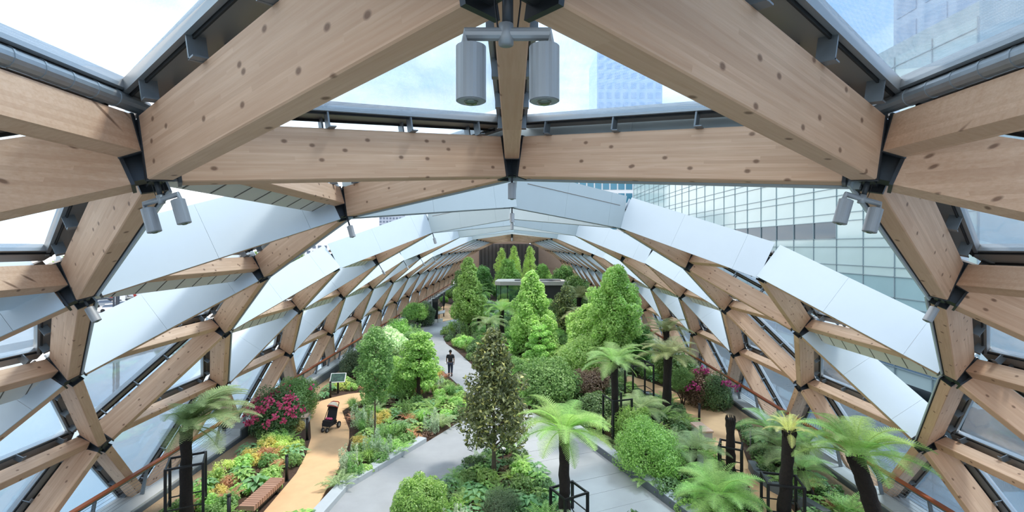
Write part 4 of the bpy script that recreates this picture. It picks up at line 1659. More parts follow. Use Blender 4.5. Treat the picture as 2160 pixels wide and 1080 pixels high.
w_, f_ = tree_parts('evergreen', 39, 5.3, 1.15, 0.173, 7696, 'leaf_magnolia', 0.09, 'bark', 'oval', 0.2, 40, 0.45, lump=0.36)
add_tree('evergreen_tree', 'narrow dark evergreen tree right of the conical centre tree', Vector((4.75, 42, 0)), w_, f_, rz=0.0)
w_, f_ = tree_parts('bamboo', 40, 9.2, 1.75, 0.216, 11911, 'leaf_lime', 0.07, 'bark', 'column', 0.05, 50, 0.3, lump=0.4, droop=1.2, stems=6)
for x, y, lb in ((-1.9, 88, 'left one of the three pale upright trees before the dark far block'), (0.4, 91, 'middle one of the three pale upright trees before the dark far block'),
                 (3.2, 86, 'right one of the three pale upright trees before the dark far block')):
    tag(add_tree('upright_tree', lb, Vector((x, y, 0)), w_, f_, scale=RNG.uniform(0.92, 1.03)), group='pale upright trees at the far end')
w_, f_ = tree_parts('farmix', 41, 6.2, 2.0, 0.230, 9529, 'leaf_bright', 0.1, 'bark', 'oval', 0.1, 40, 0.7)
w2_, f2_ = tree_parts('farmix2', 42, 5.4, 2.2, 0.230, 9529, 'leaf_mid', 0.1, 'bark', 'oval', 0.1, 40, 0.7)
for x, y, k, lb in ((5.4, 84, 0, 'rounded far tree right of the three pale upright trees'), (-4.9, 80, 1, 'rounded far tree left of the three pale upright trees'),
                    (8.8, 78, 1, 'far tree close to the right arches behind the pavilion'), (-7.6, 72, 1, 'far tree close to the left arches above the totem'),
                    (7.6, 58, 1, 'tree right of the pavilion roof corner'), (-0.6, 79, 0, 'lime tree showing just above the pavilion roof')):
    add_tree('far_tree', lb, Vector((x, y, 0)), (w_, w2_)[k], (f_, f2_)[k], scale=RNG.uniform(0.9, 1.1))


# --- named shrubs
def shrub(name, label, p, mesh, group=None, rz=None, scale=1.0, flowers=None, stem=None):
    root = thing(name, label, 'shrub', p, RNG.uniform(0, 6.28) if rz is None else rz, group, scale)
    link('foliage', mesh, root)['kind'] = 'stuff'
    if stem:
        h, r = stem
        mb = MB()
        for k in range(3):
            a = k * 2.1
            mb.tube([(0.05 * math.cos(a), 0.05 * math.sin(a), 0), (0.12 * math.cos(a), 0.12 * math.sin(a), h * 0.5), (0.35 * math.cos(a), 0.35 * math.sin(a), h)], [r, r * 0.8, r * 0.5], 6)
        mb.build('stems', 'bark_dark', root)
    if flowers:
        link('flowers', flowers, root)['kind'] = 'stuff'
    return root


def flower_mesh(name, mat, seed, rx, h, n, size=0.11, zlo=0.45, front=True):
    """clusters of small five-petalled blooms on the outside of a bush"""
    rs = np.random.RandomState(seed)
    Vs, Fs, o = [], [], 0
    for i in range(n):
        d = rs.normal(0, 1, 3)
        d /= np.linalg.norm(d)
        d[2] = abs(d[2]) * 0.9
        if front:
            d[1] = -abs(d[1])
        c = d * np.array([rx, rx, h / 2]) * 1.03 + np.array([0, 0, h * zlo])
        for b in range(9):
            q = c + rs.normal(0, size * 0.6, 3)
            V, F = leaf_cloud(np.repeat(q[None], 5, 0), np.repeat(d[None], 5, 0), size, 0.75, rs=rs, tilt=0.9)
            Vs.append(V); Fs.append(F + o); o += len(V)
    return np_mesh(name, np.concatenate(Vs), np.concatenate(Fs), mat)


shrub('round_shrub', 'round bright green shrub in the front wedge at the bottom centre', Vector((-2.92, 15.0, 0)), bush_mesh('box_a', 'leaf_box', 51, 1.1, 1.42, 0.082, 14792, 46, lump_r=0.26), stem=(0.6, 0.03))
shrub('round_shrub', 'large lumpy light green shrub right of the slab path', G(1368, 1000), bush_mesh('box_b', 'leaf_box', 52, 1.38, 2.35, 0.078, 18080, 52, lump_r=0.27), stem=(0.8, 0.04))
shrub('round_shrub', 'medium light green shrub tucked behind the large lumpy one', G(1338, 940), bush_mesh('box_c', 'leaf_box', 53, 1.0, 1.9, 0.078, 10683, 36, lump_r=0.28), stem=(0.7, 0.03))
rt = shrub('clipped_ball_tree', 'clipped green ball tree on a short stem beside the right path', G(1440, 855), bush_mesh('ball', 'leaf_mid', 54, 0.72, 2.15, 0.070, 10683, 50, zmin=-0.9, lump_r=0.28, base=0.55), stem=(0.7, 0.04))
fl = flower_mesh('blooms', 'flower_pink', 61, 1.22, 2.1, 44, 0.12, 0.42)
shrub('rhododendron', 'pink flowering rhododendron beside the left path', G(582, 915), bush_mesh('rhodo_l', 'leaf_dark', 55, 1.25, 2.3, 0.117, 10683, 40, 0.4), flowers=fl, rz=0.25, stem=(0.9, 0.04))
shrub('rhododendron', 'greener rhododendron with few blooms behind the pink flowering one', G(610, 886) + Vector((0.4, 0, 0)), bush_mesh('rhodo_l2', 'leaf_mid', 56, 1.15, 2.5, 0.117, 9040, 36, 0.4), flowers=flower_mesh('blooms2', 'flower_pink', 62, 1.1, 2.2, 9, 0.11), rz=0.0, stem=(0.9, 0.04))
shrub('rhododendron', 'dark reddish rhododendron under the right railing with a few magenta blooms', G(1506, 874) + Vector((-0.1, 1.3, 0)), bush_mesh('rhodo_r', 'leaf_rose', 57, 1.15, 2.25, 0.117, 8547, 38, 0.42), flowers=flower_mesh('blooms3', 'flower_magenta', 63, 1.1, 2.1, 7, 0.12, 0.5), rz=0, stem=(0.9, 0.04))
shrub('rhododendron', 'dark green rhododendron right of the reddish one under the railing', G(1568, 886) + Vector((-0.75, 1.7, 0)), bush_mesh('rhodo_r2', 'leaf_dark', 58, 1.15, 2.1, 0.109, 8547, 38, 0.42), flowers=flower_mesh('blooms4', 'flower_magenta', 64, 1.1, 2.0, 6, 0.12, 0.55), rz=0, stem=(0.9, 0.04))
shrub('bright_shrub', 'bright yellow green shrub left of the layered maple', G(850, 832), bush_mesh('bright_a', 'leaf_bright', 59, 1.25, 2.5, 0.125, 10683, 40), stem=(0.8, 0.03))
shrub('flowering_bush', 'wide bush with pale green white tiered leaves on the left', G(812, 792), bush_mesh('vib', 'leaf_variegated', 60, 1.75, 3.3, 0.172, 10683, 44, base=1.1, zmin=-0.6), stem=(1.8, 0.05))
shrub('round_shrub', 'bright round shrub under the left arches nearest the path bend', G(832, 722) + Vector((0.35, 0, 0)), bush_mesh('ball_b', 'leaf_box', 65, 1.5, 2.2, 0.140, 6903, 36))
shrub('round_shrub', 'upright bright ball shrub left of the tall dark totem', G(876, 692), bush_mesh('ball_c', 'leaf_box', 66, 1.6, 2.9, 0.156, 6903, 36, base=0.3), stem=(0.6, 0.05))
shrub('grey_shrub', 'grey green loose shrub between the ball shrub and the totem', G(897, 687), bush_mesh('grey_a', 'leaf_grey', 67, 1.3, 3.0, 0.156, 5917, 30), stem=(0.6, 0.05))
shrub('grey_shrub', 'grey green shrub beside the information panel under the left railing', G(745, 792), bush_mesh('grey_b', 'leaf_grey', 68, 1.1, 1.9, 0.101, 6245, 30), stem=(0.6, 0.03))
shrub('purple_shrub', 'dark purple leaved shrub beside the small brownish tree fern', G(1238, 835), bush_mesh('purple', 'leaf_rose', 69, 1.5, 1.7, 0.117, 9040, 36), stem=(0.6, 0.04))
shrub('leafy_shrub', 'big mid green leafy shrub behind the front centre tree fern', G(1160, 846), bush_mesh('leafy_a', 'leaf_mid', 70, 1.9, 2.6, 0.148, 13149, 46), stem=(0.8, 0.04))
shrub('leafy_shrub', 'mid green leafy shrub above the purple leaved shrub', G(1225, 800), bush_mesh('leafy_b', 'leaf_gum', 71, 1.9, 3.0, 0.156, 12327, 46), stem=(0.8, 0.04))
shrub('leafy_shrub', 'dark leafy shrub left of the slim tree fern', G(1262, 880), bush_mesh('leafy_c', 'leaf_dark', 72, 1.2, 1.3, 0.125, 8218, 34), stem=(0.5, 0.03))
shrub('grey_shrub', 'fine grey green mound in the front wedge right of the bright round shrub', Vector((-0.35, 15.1, 0)), bush_mesh('grey_c', 'leaf_grey', 73, 0.75, 0.95, 0.047, 10683, 40, ratio=0.3), stem=(0.4, 0.02))

# --- repeated bedding plants: several prototypes per kind
PROTO = {}


def proto(kind, meshes):
    PROTO[kind] = meshes


def fern_clump(seed, mat, n=13, R=0.55):
    rs = np.random.RandomState(seed)
    Vs, Fs, o = [], [], 0
    for k in range(n):
        L = R * rs.uniform(0.8, 1.2)
        V, F = frond_arrays(rs, L, L * 0.20, rs.uniform(0.7, 1.35), rs.uniform(-0.7, 0.2), 15, 1, 0.2, stalk=0.12)
        a = k * 2.39996 + rs.uniform(-0.2, 0.2)
        c, s = math.cos(a), math.sin(a)
        V = np.stack([V[:, 0] * c - V[:, 1] * s, V[:, 0] * s + V[:, 1] * c, V[:, 2] + 0.02], 1)
        Vs.append(V); Fs.append(F + o); o += len(V)
    return np_mesh('fern', np.concatenate(Vs), np.concatenate(Fs), mat)


def grass_clump(seed, mat, n=150, h=0.8, w=0.012, spread=0.35):
    rs = np.random.RandomState(seed)
    Q = []
    for k in range(n):
        a, e = rs.uniform(0, 6.28), rs.uniform(0.05, 1.0) ** 0.7
        L = h * rs.uniform(0.7, 1.15)
        o = np.array([math.cos(a), math.sin(a), 0])
        b = np.array([-o[1], o[0], 0]) * w
        p0 = o * rs.uniform(0, 0.1)
        p1 = p0 + o * spread * e * 0.45 * L / h + np.array([0, 0, L * 0.62])
        p2 = p0 + o * spread * e * 1.5 * L / h + np.array([0, 0, L * (0.98 - 0.45 * e)])
        Q.append([p0 - b, p0 + b, p1 + b, p1 - b])
        Q.append([p1 - b, p1 + b, p2 + b * 0.2, p2 - b * 0.2])
    Q = np.array(Q)
    return np_mesh('grass', Q.reshape(-1, 3), np.arange(len(Q) * 4).reshape(-1, 4), mat)


def hosta_clump(seed, mat, n=26, size=0.26, h=0.4):
    rs = np.random.RandomState(seed)
    Q = []
    for k in range(n):
        a = k * 2.39996
        r = 0.08 + 0.36 * math.sqrt((k + 0.5) / n)
        o = np.array([math.cos(a), math.sin(a), 0])
        t = np.array([-o[1], o[0], 0])
        z = h * (1.05 - 0.7 * (r / 0.44) ** 2) * rs.uniform(0.85, 1.1)
        s = size * rs.uniform(0.75, 1.15)
        c = o * r + np.array([0, 0, z])
        up = np.array([0, 0, 1.0])
        p = [c - o * s * .5, c + t * s * .36 + up * s * .1 - o * s * .1, c + o * s * .1 - up * s * 0.02, c - t * s * .36 + up * s * .1 - o * s * .1,
             c + t * s * .26 + o * s * .22 - up * s * .02, c + o * s * .62 - up * s * .28, c - t * s * .26 + o * s * .22 - up * s * .02]
        Q += [[p[0], p[1], p[2], p[2]], [p[0], p[2], p[3], p[3]], [p[1], p[4], p[5], p[2]], [p[3], p[2], p[5], p[6]]]
        Q.append([o * 0.03 - t * .006, o * 0.03 + t * .006, p[0] + t * .005, p[0] - t * .005])
    out = []
    for q in Q:
        if np.allclose(q[2], q[3]):
            q = [q[0], q[1], (q[1] + q[2]) / 2, q[2]]
        out.append(q)
    Q = np.array(out)
    V = Q.reshape(-1, 3)
    me = np_mesh('broad_leaf', V, np.arange(len(V)).reshape(-1, 4), mat)
    return me


def spire_clump(seed, mat, n=16, h=0.95):
    rs = np.random.RandomState(seed)
    P, N_ = [], []
    for k in range(n):
        a, r = rs.uniform(0, 6.28), 0.32 * math.sqrt(rs.uniform())
        hh = h * rs.uniform(0.6, 1.1)
        for m in range(42):
            z = hh * (0.15 + 0.85 * m / 42)
            b = rs.uniform(0, 6.28)
            d = np.array([math.cos(b), math.sin(b), 0.8])
            rr = 0.07 * (1 - 0.7 * m / 42)
            P.append([math.cos(a) * r * (1 + z * 0.3) + d[0] * rr, math.sin(a) * r * (1 + z * 0.3) + d[1] * rr, z])
            N_.append(d)
    V, F = leaf_cloud(np.array(P), np.array(N_), 0.11, 0.3, rs=rs, tilt=0.3)
    return np_mesh('spire', V, F, mat)


proto('fern', [fern_clump(101, 'frond'), fern_clump(102, 'frond'), fern_clump(103, 'frond_bright')])
proto('large_fern', [fern_clump(104, 'frond_bright', 15, 0.85), fern_clump(105, 'frond_grey', 15, 0.85)])
proto('leafy_plant', [bush_mesh('mound1', 'leaf_bright', 111, 0.42, 0.48, 0.078, 690, 14, 0.6), bush_mesh('mound2', 'leaf_mid', 112, 0.45, 0.55, 0.086, 690, 14, 0.6), bush_mesh('mound3', 'leaf_gum', 113, 0.45, 0.5, 0.094, 624, 14, 0.7)])
proto('dark_plant', [bush_mesh('mound4', 'leaf_dark', 114, 0.45, 0.5, 0.086, 690, 14, 0.6), bush_mesh('mound5', 'leaf_dark', 115, 0.5, 0.6, 0.094, 690, 14, 0.5)])
proto('yellow_plant', [bush_mesh('mound6', 'leaf_yellow', 116, 0.5, 0.55, 0.066, 986, 16, 0.5), bush_mesh('mound7', 'leaf_lime', 117, 0.5, 0.5, 0.066, 986, 16, 0.5)])
proto('bronze_plant', [bush_mesh('mound8', 'leaf_bronze', 118, 0.45, 0.5, 0.070, 788, 14, 0.4), fern_clump(106, 'leaf_bronze', 12, 0.5)])
proto('broad_leaf_plant', [hosta_clump(121, 'leaf_hosta'), hosta_clump(122, 'leaf_hosta', 30, 0.22), hosta_clump(123, 'leaf_bright', 26, 0.24)])
proto('grass_tuft', [grass_clump(131, 'leaf_mid'), grass_clump(132, 'leaf_bright', 160, 0.6)])
proto('spire_plant', [spire_clump(141, 'leaf_silver'), spire_clump(142, 'leaf_mid', 18, 0.8)])
proto('silver_plant', [bush_mesh('mound9', 'leaf_silver', 119, 0.45, 0.5, 0.055, 986, 14, 0.5), bush_mesh('mound10', 'leaf_grey', 120, 0.45, 0.55, 0.055, 986, 14, 0.4)])
proto('rosy_plant', [bush_mesh('mound11', 'leaf_rose', 124, 0.35, 0.3, 0.094, 262, 10, 0.7)])

ADJ = {'fern': 'low green fern', 'large_fern': 'broad light green fern', 'leafy_plant': 'fresh green leafy mound', 'dark_plant': 'dark green leafy mound',
       'yellow_plant': 'yellow leaved low shrub', 'bronze_plant': 'bronze orange leaved low plant', 'broad_leaf_plant': 'clump of broad green leaves', 'grass_tuft': 'tuft of arching grass',
       'spire_plant': 'upright pale spires', 'silver_plant': 'silvery grey low mound', 'rosy_plant': 'small dark rosy leaved plant'}
SOLID = [(o.location.x, o.location.y, 0.45 if o.name.split('.')[0] in ('bollard', 'tree_fern', 'sweetgum_tree', 'magnolia_tree', 'slender_tree', 'path_light') else 0.75)
         for o in COL.objects if o.parent is None and o.type == 'EMPTY' and o.get('category') in ('bench', 'bollard', 'sign', 'light', 'tree fern', 'tree', 'shrub')]


def bed_of(x, y):
    if inside(FRONT_BED, x, y):
        return 'front wedge'
    if x < -1:
        # left of the left sand path?
        xs = [p[0] for p in SAND_L]
        if x < -7.0 and y < 33:
            row = [p[0] for p in SAND_L if abs(p[1] - y) < 2.2]
            if row and x < min(row) + 0.2:
                return 'bed between left railing and sandy path'
        if y < 33:
            return 'bed between sandy path and grey path'
        return 'far left bed below the arches'
    if y > 33:
        return 'far bed round the pavilion'
    row = [p[0] for p in SAND_R if abs(p[1] - y) < 2.2]
    if row and x > max(row) - 0.2:
        return 'bed between right sandy path and railing'
    return 'bed between slab path and right sandy path'


MIX = {
    'front wedge': [('broad_leaf_plant', 4), ('dark_plant', 2), ('fern', 3), ('leafy_plant', 4), ('rosy_plant', 1)],
    'bed between left railing and sandy path': [('yellow_plant', 4), ('leafy_plant', 5), ('broad_leaf_plant', 4), ('fern', 3), ('bronze_plant', 2), ('dark_plant', 1), ('rosy_plant', 1)],
    'bed between sandy path and grey path': [('fern', 4), ('leafy_plant', 5), ('broad_leaf_plant', 3), ('grass_tuft', 3), ('spire_plant', 2), ('bronze_plant', 1), ('yellow_plant', 2), ('silver_plant', 1), ('rosy_plant', 1), ('large_fern', 1)],
    'far left bed below the arches': [('leafy_plant', 5), ('yellow_plant', 2), ('silver_plant', 2), ('grass_tuft', 2), ('spire_plant', 2), ('dark_plant', 2)],
    'far bed round the pavilion': [('leafy_plant', 4), ('fern', 3), ('yellow_plant', 2), ('dark_plant', 3), ('silver_plant', 1)],
    'bed between slab path and right sandy path': [('fern', 5), ('large_fern', 2), ('dark_plant', 4), ('leafy_plant', 3), ('silver_plant', 1)],
    'bed between right sandy path and railing': [('large_fern', 3), ('dark_plant', 4), ('broad_leaf_plant', 4), ('fern', 3), ('bronze_plant', 1)],
}
placed = []
PLANTS = []
cnt = {}
rp = random.Random(77)
pm_cell = {}


def free(x, y, d):
    cx, cy = int(x // 1), int(y // 1)
    for i in (-1, 0, 1):
        for j in (-1, 0, 1):
            for (px, py, r) in pm_cell.get((cx + i, cy + j), ()):
                if (px - x) ** 2 + (py - y) ** 2 < d * d:
                    return False
    return True


tries = 0
while tries < 40000 and len(placed) < 1500:
    tries += 1
    y = 13.6 + (rp.random() ** 1.35) * 50
    x = rp.uniform(-10.9, 10.9)
    if abs(x) / y > 1.02:
        continue
    d = 0.46 if y < 24 else (0.58 if y < 36 else 1.1)
    if inside(FRONT_BED, x, y):
        d = 0.42
    if any(near_poly(P, x, y, 0.30) for P in PATHS):
        if not inside(FRONT_BED, x, y) or near_poly(ARM_R, x, y, 0.42) or near_poly(PLAZA, x, y, 0.42):
            continue
    if not free(x, y, d):
        continue
    if any((sx - x) ** 2 + (sy - y) ** 2 < r * r for sx, sy, r in SOLID):
        continue
    bed = bed_of(x, y)
    # drifts: the kind follows a slow field so that plants of a kind stand together
    k = MIX[bed]
    tot_ = sum(w for _, w in k)
    f = (math.sin(x * 1.15 + 1.7 * math.sin(y * 0.6)) * 0.5 + math.sin(y * 0.95 + x * 0.4 + 2) * 0.5) * 0.5 + 0.5
    f = (f * 2.3 + rp.random() * 0.55) % 1.0
    acc = 0
    for kind, w in k:
        acc += w / tot_
        if f <= acc:
            break
    if y > 34 and kind == 'yellow_plant':
        kind = 'leafy_plant'
    if cnt.get(kind, 0) >= 250:
        kind = min((q for q, _ in k), key=lambda q: cnt.get(q, 0))
    cnt[kind] = cnt.get(kind, 0) + 1
    me = rp.choice(PROTO[kind])
    sc_ = rp.uniform(0.8, 1.25) * (1.0 if y < 36 else rp.uniform(1.4, 2.1))
    o = link(kind, me, None, Matrix.Translation((x, y, 0.0)) @ Matrix.Rotation(rp.uniform(0, 6.28), 4, 'Z') @ Matrix.Scale(sc_, 4))
    tag(o, None, 'plant', '%s plants in the %s' % (kind.replace('_plant', '').replace('_', ' '), bed))
    PLANTS.append((o, ADJ[kind], x, y))
    placed.append((x, y))
    pm_cell.setdefault((int(x // 1), int(y // 1)), []).append((x, y, d))

LAND = [('slatted bench', G(552, 1064)), ('left guard frame', G(393, 1102)), ('pink rhododendron', G(582, 915)), ('left pale bench', G(640, 893)), ('information panel', G(713, 830)),
        ('stroller', G(695, 906)), ('slender young tree', G(791, 932)), ('layered maple', G(884, 842)), ('bright yellow shrub', G(850, 832)), ('walking person', G(950, 793)),
        ('white tiered bush', G(812, 792)), ('dark totem', G(918, 681)), ('magnolia trunk', G(1042, 1003)), ('front round shrub', Vector((-2.9, 15, 0))), ('front centre tree fern', G(1191, 1096)),
        ('large lumpy shrub', G(1368, 1000)), ('slim tree fern', G(1298, 932)), ('purple shrub', G(1238, 835)), ('conical centre tree', Vector((1.5, 38, 0))), ('right pale bench', G(1480, 922)),
        ('bare fern stump', G(1541, 1006)), ('sprouting tree fern', G(1652, 1104)), ('right front tree fern', Vector((10.7, 13.7, 0))), ('reddish rhododendron', G(1506, 874)), ('clipped ball tree', G(1440, 855)),
        ('olive tree fern', G(1406, 872)), ('tall right sweetgum', Vector((6.75, 31, 0))), ('bottom right tree fern', G(1516, 1088)), ('path bend sweetgum', Vector((-4.25, 46.5, 0))), ('pavilion', Vector((2.9, 68, 0))), ('left corner of the pavilion', Vector((-2.6, 64, 0))), ('right corner of the pavilion', Vector((8.4, 63, 0))),
        ('left arches ball shrub', G(832, 722)), ('big leafy shrub', G(1160, 846)), ('left path bollard', G(605, 1014)), ('plaza kerb corner', G(900, 935)), ('curved white kerb', G(868, 704))]
ORD = ['', 'second ', 'third ', 'fourth ', 'fifth ', 'sixth ', 'seventh ', 'eighth ', 'ninth ', 'tenth ', 'eleventh ', 'twelfth ', 'thirteenth ', 'fourteenth ', 'fifteenth ', 'sixteenth ', 'seventeenth ', 'eighteenth ', 'nineteenth ', 'twentieth ']


def single_out(items, most=None):
    buckets = {}
    for o, adj, x, y in items:
        nm, lp = min(LAND, key=lambda q: (q[1].x - x) ** 2 + (q[1].y - y) ** 2)
        dx, dy = x - lp.x, y - lp.y
        side = ('right of' if dx > 0 else 'left of') if abs(dx) > abs(dy) else ('behind' if dy > 0 else 'in front of')
        buckets.setdefault((adj, side, nm), []).append((dx * dx + dy * dy, o))
    for (adj, side, nm), l in buckets.items():
        l.sort(key=lambda q: q[0])
        for i, (_, o) in enumerate(l):
            o['label'] = '%s %s the %s' % (adj, side, nm) if len(l) == 1 else '%s %s the %s, %snearest' % (adj, side, nm, ORD[min(i, 19)])


single_out(PLANTS)

# --- background shrubs between the named trees
bg_m = [bush_mesh('bg1', 'leaf_mid', 151, 1.2, 1.8, 0.156, 4273, 26), bush_mesh('bg2', 'leaf_bright', 152, 1.1, 1.5, 0.156, 4273, 26), bush_mesh('bg3', 'leaf_dark', 153, 1.2, 1.9, 0.156, 4273, 26),
        bush_mesh('bg4', 'leaf_silver', 154, 1.0, 1.5, 0.133, 4273, 26), bush_mesh('bg5', 'leaf_lime', 155, 1.1, 1.6, 0.140, 4273, 26)]
BGL = ['mid green rounded shrub', 'fresh green rounded shrub', 'dark green rounded shrub', 'silvery rounded shrub', 'lime green rounded shrub']
tries, nb_ = 0, 0
spots = []
FAR = []
while tries < 4000 and nb_ < 120:
    tries += 1
    y = rp.uniform(30, 98)
    x = rp.uniform(-10.6, 10.6)
    if any(near_poly(P, x, y, 0.9) for P in PATHS):
        continue
    if -6.8 < x < -1.0 and y < 52:
        continue
    if abs(x - 2.9) < 6.6 and abs(y - 71) < 4.2:
        continue
    if y > 100 or any((sx - x) ** 2 + (sy - y) ** 2 < 1.7 ** 2 for sx, sy in spots) or any((sx - x) ** 2 + (sy - y) ** 2 < 1.0 for sx, sy, r in SOLID):
        continue
    spots.append((x, y))
    k = rp.choice([0, 0, 1, 1, 2, 3, 4])
    where = 'left of the grey path under the arches' if x < -4 else ('along the right arches' if x > 7 else ('beyond the pavilion' if y > 74 else 'round the pavilion'))
    o = shrub('garden_shrub', '%s in the far planting %s' % (BGL[k], where), Vector((x, y, 0)), bg_m[k], group='far shrubs %s' % where, scale=rp.uniform(0.6, 1.25))
    nb_ += 1
    FAR.append((o, BGL[k], x, y))

LAND = LAND + [('pale upright trees', Vector((0.4, 88, 0))), ('right rounded far tree', Vector((5.4, 84, 0))), ('left rounded far tree', Vector((-4.9, 80, 0))), ('far tree by the right arches', Vector((8.8, 78, 0))), ('far tree by the left arches', Vector((-7.6, 72, 0))), ('tree at the pavilion corner', Vector((7.6, 58, 0)))]
single_out(FAR)

# --- trees outside on the left and along the street
w_, f_ = tree_parts('street', 44, 9.0, 4.2, 0.8, 2600, 'far_green', 0.25, 'bark', 'oval', 0.12, 34, 0.8)
k = 0
for px, d in ((150, 121), (185, 124), (220, 120), (252, 125), (285, 121), (320, 126), (352, 123), (385, 128), (430, 140), (500, 220), (540, 235), (565, 215), (590, 225), (612, 232), (632, 245), (655, 262), (676, 300)):
    p = out_pt(px, d)
    add_tree('street_tree', 'leafy street tree outside beyond the left arches, %s from the left' % (['first'] + [q.strip() for q in ORD[1:16]] + ['last'])[k], p, w_, f_, group='street trees outside on the left', scale=RNG.uniform(0.85, 1.15))
    k += 1


# ------------------------------------------------------------------ person and stroller
def skin_figure(name, joints, bones, mat, parent, sub=1):
    """joints: name -> (xyz, radius); grows one continuous surface over the bones"""
    bm = bmesh.new()
    sk = bm.verts.layers.skin.verify()
    vm = {}
    for i, (k, (co, r)) in enumerate(joints.items()):
        v = bm.verts.new(co)
        v[sk].radius = (r, r) if not isinstance(r, tuple) else r
        v[sk].use_root = (i == 0)
        vm[k] = v
    for a, b in bones:
        bm.edges.new((vm[a], vm[b]))
    me = bpy.data.meshes.new(name)
    bm.to_mesh(me)
    bm.free()
    me.materials.append(MATS[mat])
    o = link(name, me, parent)
    m = o.modifiers.new('skin', 'SKIN')
    m.use_smooth_shade = True
    s = o.modifiers.new('sub', 'SUBSURF')
    s.levels = s.render_levels = sub
    return o


pp = G(950, 793, 0.055)
per = thing('person', 'person in a black T-shirt and dark jeans walking away along the grey path', 'person', Vector((pp.x, pp.y, 0.06)), 0.0)
J = {  # facing +Y (away from the camera)
    'pelvis': ((0, 0, 0.90), (0.145, 0.10)), 'waist': ((0, 0.0, 1.03), (0.135, 0.09)), 'chest': ((0, 0.01, 1.24), (0.165, 0.105)), 'neckb': ((0, 0.0, 1.39), (0.075, 0.06)),
    'neck': ((0, 0.01, 1.45), 0.052), 'head1': ((0, 0.02, 1.52), 0.072), 'head2': ((0, 0.02, 1.60), 0.086), 'head3': ((0, 0.015, 1.66), 0.058),
    'shl': ((-0.19, 0, 1.35), 0.062), 'ell': ((-0.245, -0.02, 1.10), 0.042), 'wrl': ((-0.25, 0.04, 0.88), 0.03), 'hal': ((-0.245, 0.06, 0.80), (0.036, 0.02)),
    'shr': ((0.19, 0, 1.35), 0.062), 'elr': ((0.245, -0.03, 1.10), 0.042), 'wrr': ((0.235, 0.0, 0.87), 0.03), 'har': ((0.23, 0.01, 0.79), (0.036, 0.02)),
    'hpl': ((-0.09, 0, 0.84), 0.09), 'knl': ((-0.095, 0.06, 0.48), 0.062), 'anl': ((-0.09, -0.02, 0.10), 0.042), 'tol': ((-0.10, 0.13, 0.045), 0.038),
    'hpr': ((0.09, 0, 0.84), 0.09), 'knr': ((0.095, 0.0, 0.47), 0.062), 'anr': ((0.09, -0.10, 0.12), 0.042), 'tor': ((0.10, 0.05, 0.05), 0.038),
}
B = [('pelvis', 'waist'), ('waist', 'chest'), ('chest', 'neckb'), ('neckb', 'neck'), ('neck', 'head1'), ('head1', 'head2'), ('head2', 'head3'),
     ('chest', 'shl'), ('shl', 'ell'), ('ell', 'wrl'), ('wrl', 'hal'), ('chest', 'shr'), ('shr', 'elr'), ('elr', 'wrr'), ('wrr', 'har'),
     ('pelvis', 'hpl'), ('hpl', 'knl'), ('knl', 'anl'), ('anl', 'tol'), ('pelvis', 'hpr'), ('hpr', 'knr'), ('knr', 'anr'), ('anr', 'tor')]
skin_figure('body', J, B, 'skin', per, 2)


def grow(r, k):
    return tuple(x * k[0] + k[1] for x in r) if isinstance(r, tuple) else r * k[0] + k[1]


def sub(keys, k):
    return {a: (J[a][0], grow(J[a][1], k)) for a in keys}


js = sub(['chest', 'waist', 'pelvis', 'neckb', 'shl', 'shr'], (1.0, 0.022))
js['slv'] = ((-0.232, -0.012, 1.17), 0.07)
js['srv'] = ((0.232, -0.015, 1.17), 0.07)
skin_figure('shirt', js, [('pelvis', 'waist'), ('waist', 'chest'), ('chest', 'neckb'), ('chest', 'shl'), ('chest', 'shr'), ('shl', 'slv'), ('shr', 'srv')], 'shirt', per, 2)
jt = sub(['pelvis', 'hpl', 'knl', 'anl', 'hpr', 'knr', 'anr'], (1.0, 0.02))
skin_figure('trousers', jt, [('pelvis', 'hpl'), ('hpl', 'knl'), ('knl', 'anl'), ('pelvis', 'hpr'), ('hpr', 'knr'), ('knr', 'anr')], 'jeans', per, 2)
hr = MB()
bmh = bmesh.new()
bmesh.ops.create_icosphere(bmh, subdivisions=3, radius=1.0)
for v in bmh.verts:
    v.co = Vector((v.co.x * 0.096, v.co.y * 0.108 - 0.008, v.co.z * 0.105))
bmesh.ops.delete(bmh, geom=[v for v in bmh.verts if v.co.z < -0.02 and v.co.y > 0.02 or v.co.z < -0.06], context='VERTS')
hm = bpy.data.meshes.new('hair')
bmh.to_mesh(hm)
bmh.free()
hm.materials.append(MATS['hair'])
link('hair', hm, per, Matrix.Translation((0, 0.015, 1.625)))
for sx, a in ((-1, 'tol'), (1, 'tor')):
    c = J[a][0]
    MB().tube([(c[0], c[1] - 0.20, 0.05), (c[0], c[1] - 0.1, 0.055), (c[0], c[1] + 0.03, 0.045), (c[0], c[1] + 0.08, 0.035)], [0.045, 0.052, 0.05, 0.03], 10, flat=0.9).build('shoe', 'rubber', per, True)
    h = J['hal' if sx < 0 else 'har'][0]
    for k in range(4):
        x = h[0] + (k - 1.5) * 0.008
        y = h[1] + (k - 1.5) * 0.019
        MB().tube([(x, y, h[2] + 0.0), (x - sx * 0.004, y + 0.008, h[2] - 0.045), (x - sx * 0.018, y + 0.014, h[2] - (0.075 if k in (1, 2) else 0.065))], [0.0095, 0.0085, 0.006], 6).build('finger', 'skin', per, True)
    MB().tube([(h[0], h[1] + 0.025, h[2] + 0.04), (h[0] - sx * 0.01, h[1] + 0.05, h[2] + 0.01), (h[0] - sx * 0.018, h[1] + 0.052, h[2] - 0.02)], [0.011, 0.010, 0.007], 6).build('thumb', 'skin', per, True)
    MB().tube([(sx * 0.082, 0.012, 1.575), (sx * 0.094, 0.008, 1.60), (sx * 0.088, 0.01, 1.625)], [0.01, 0.018, 0.012], 8).build('ear', 'skin', per, True)
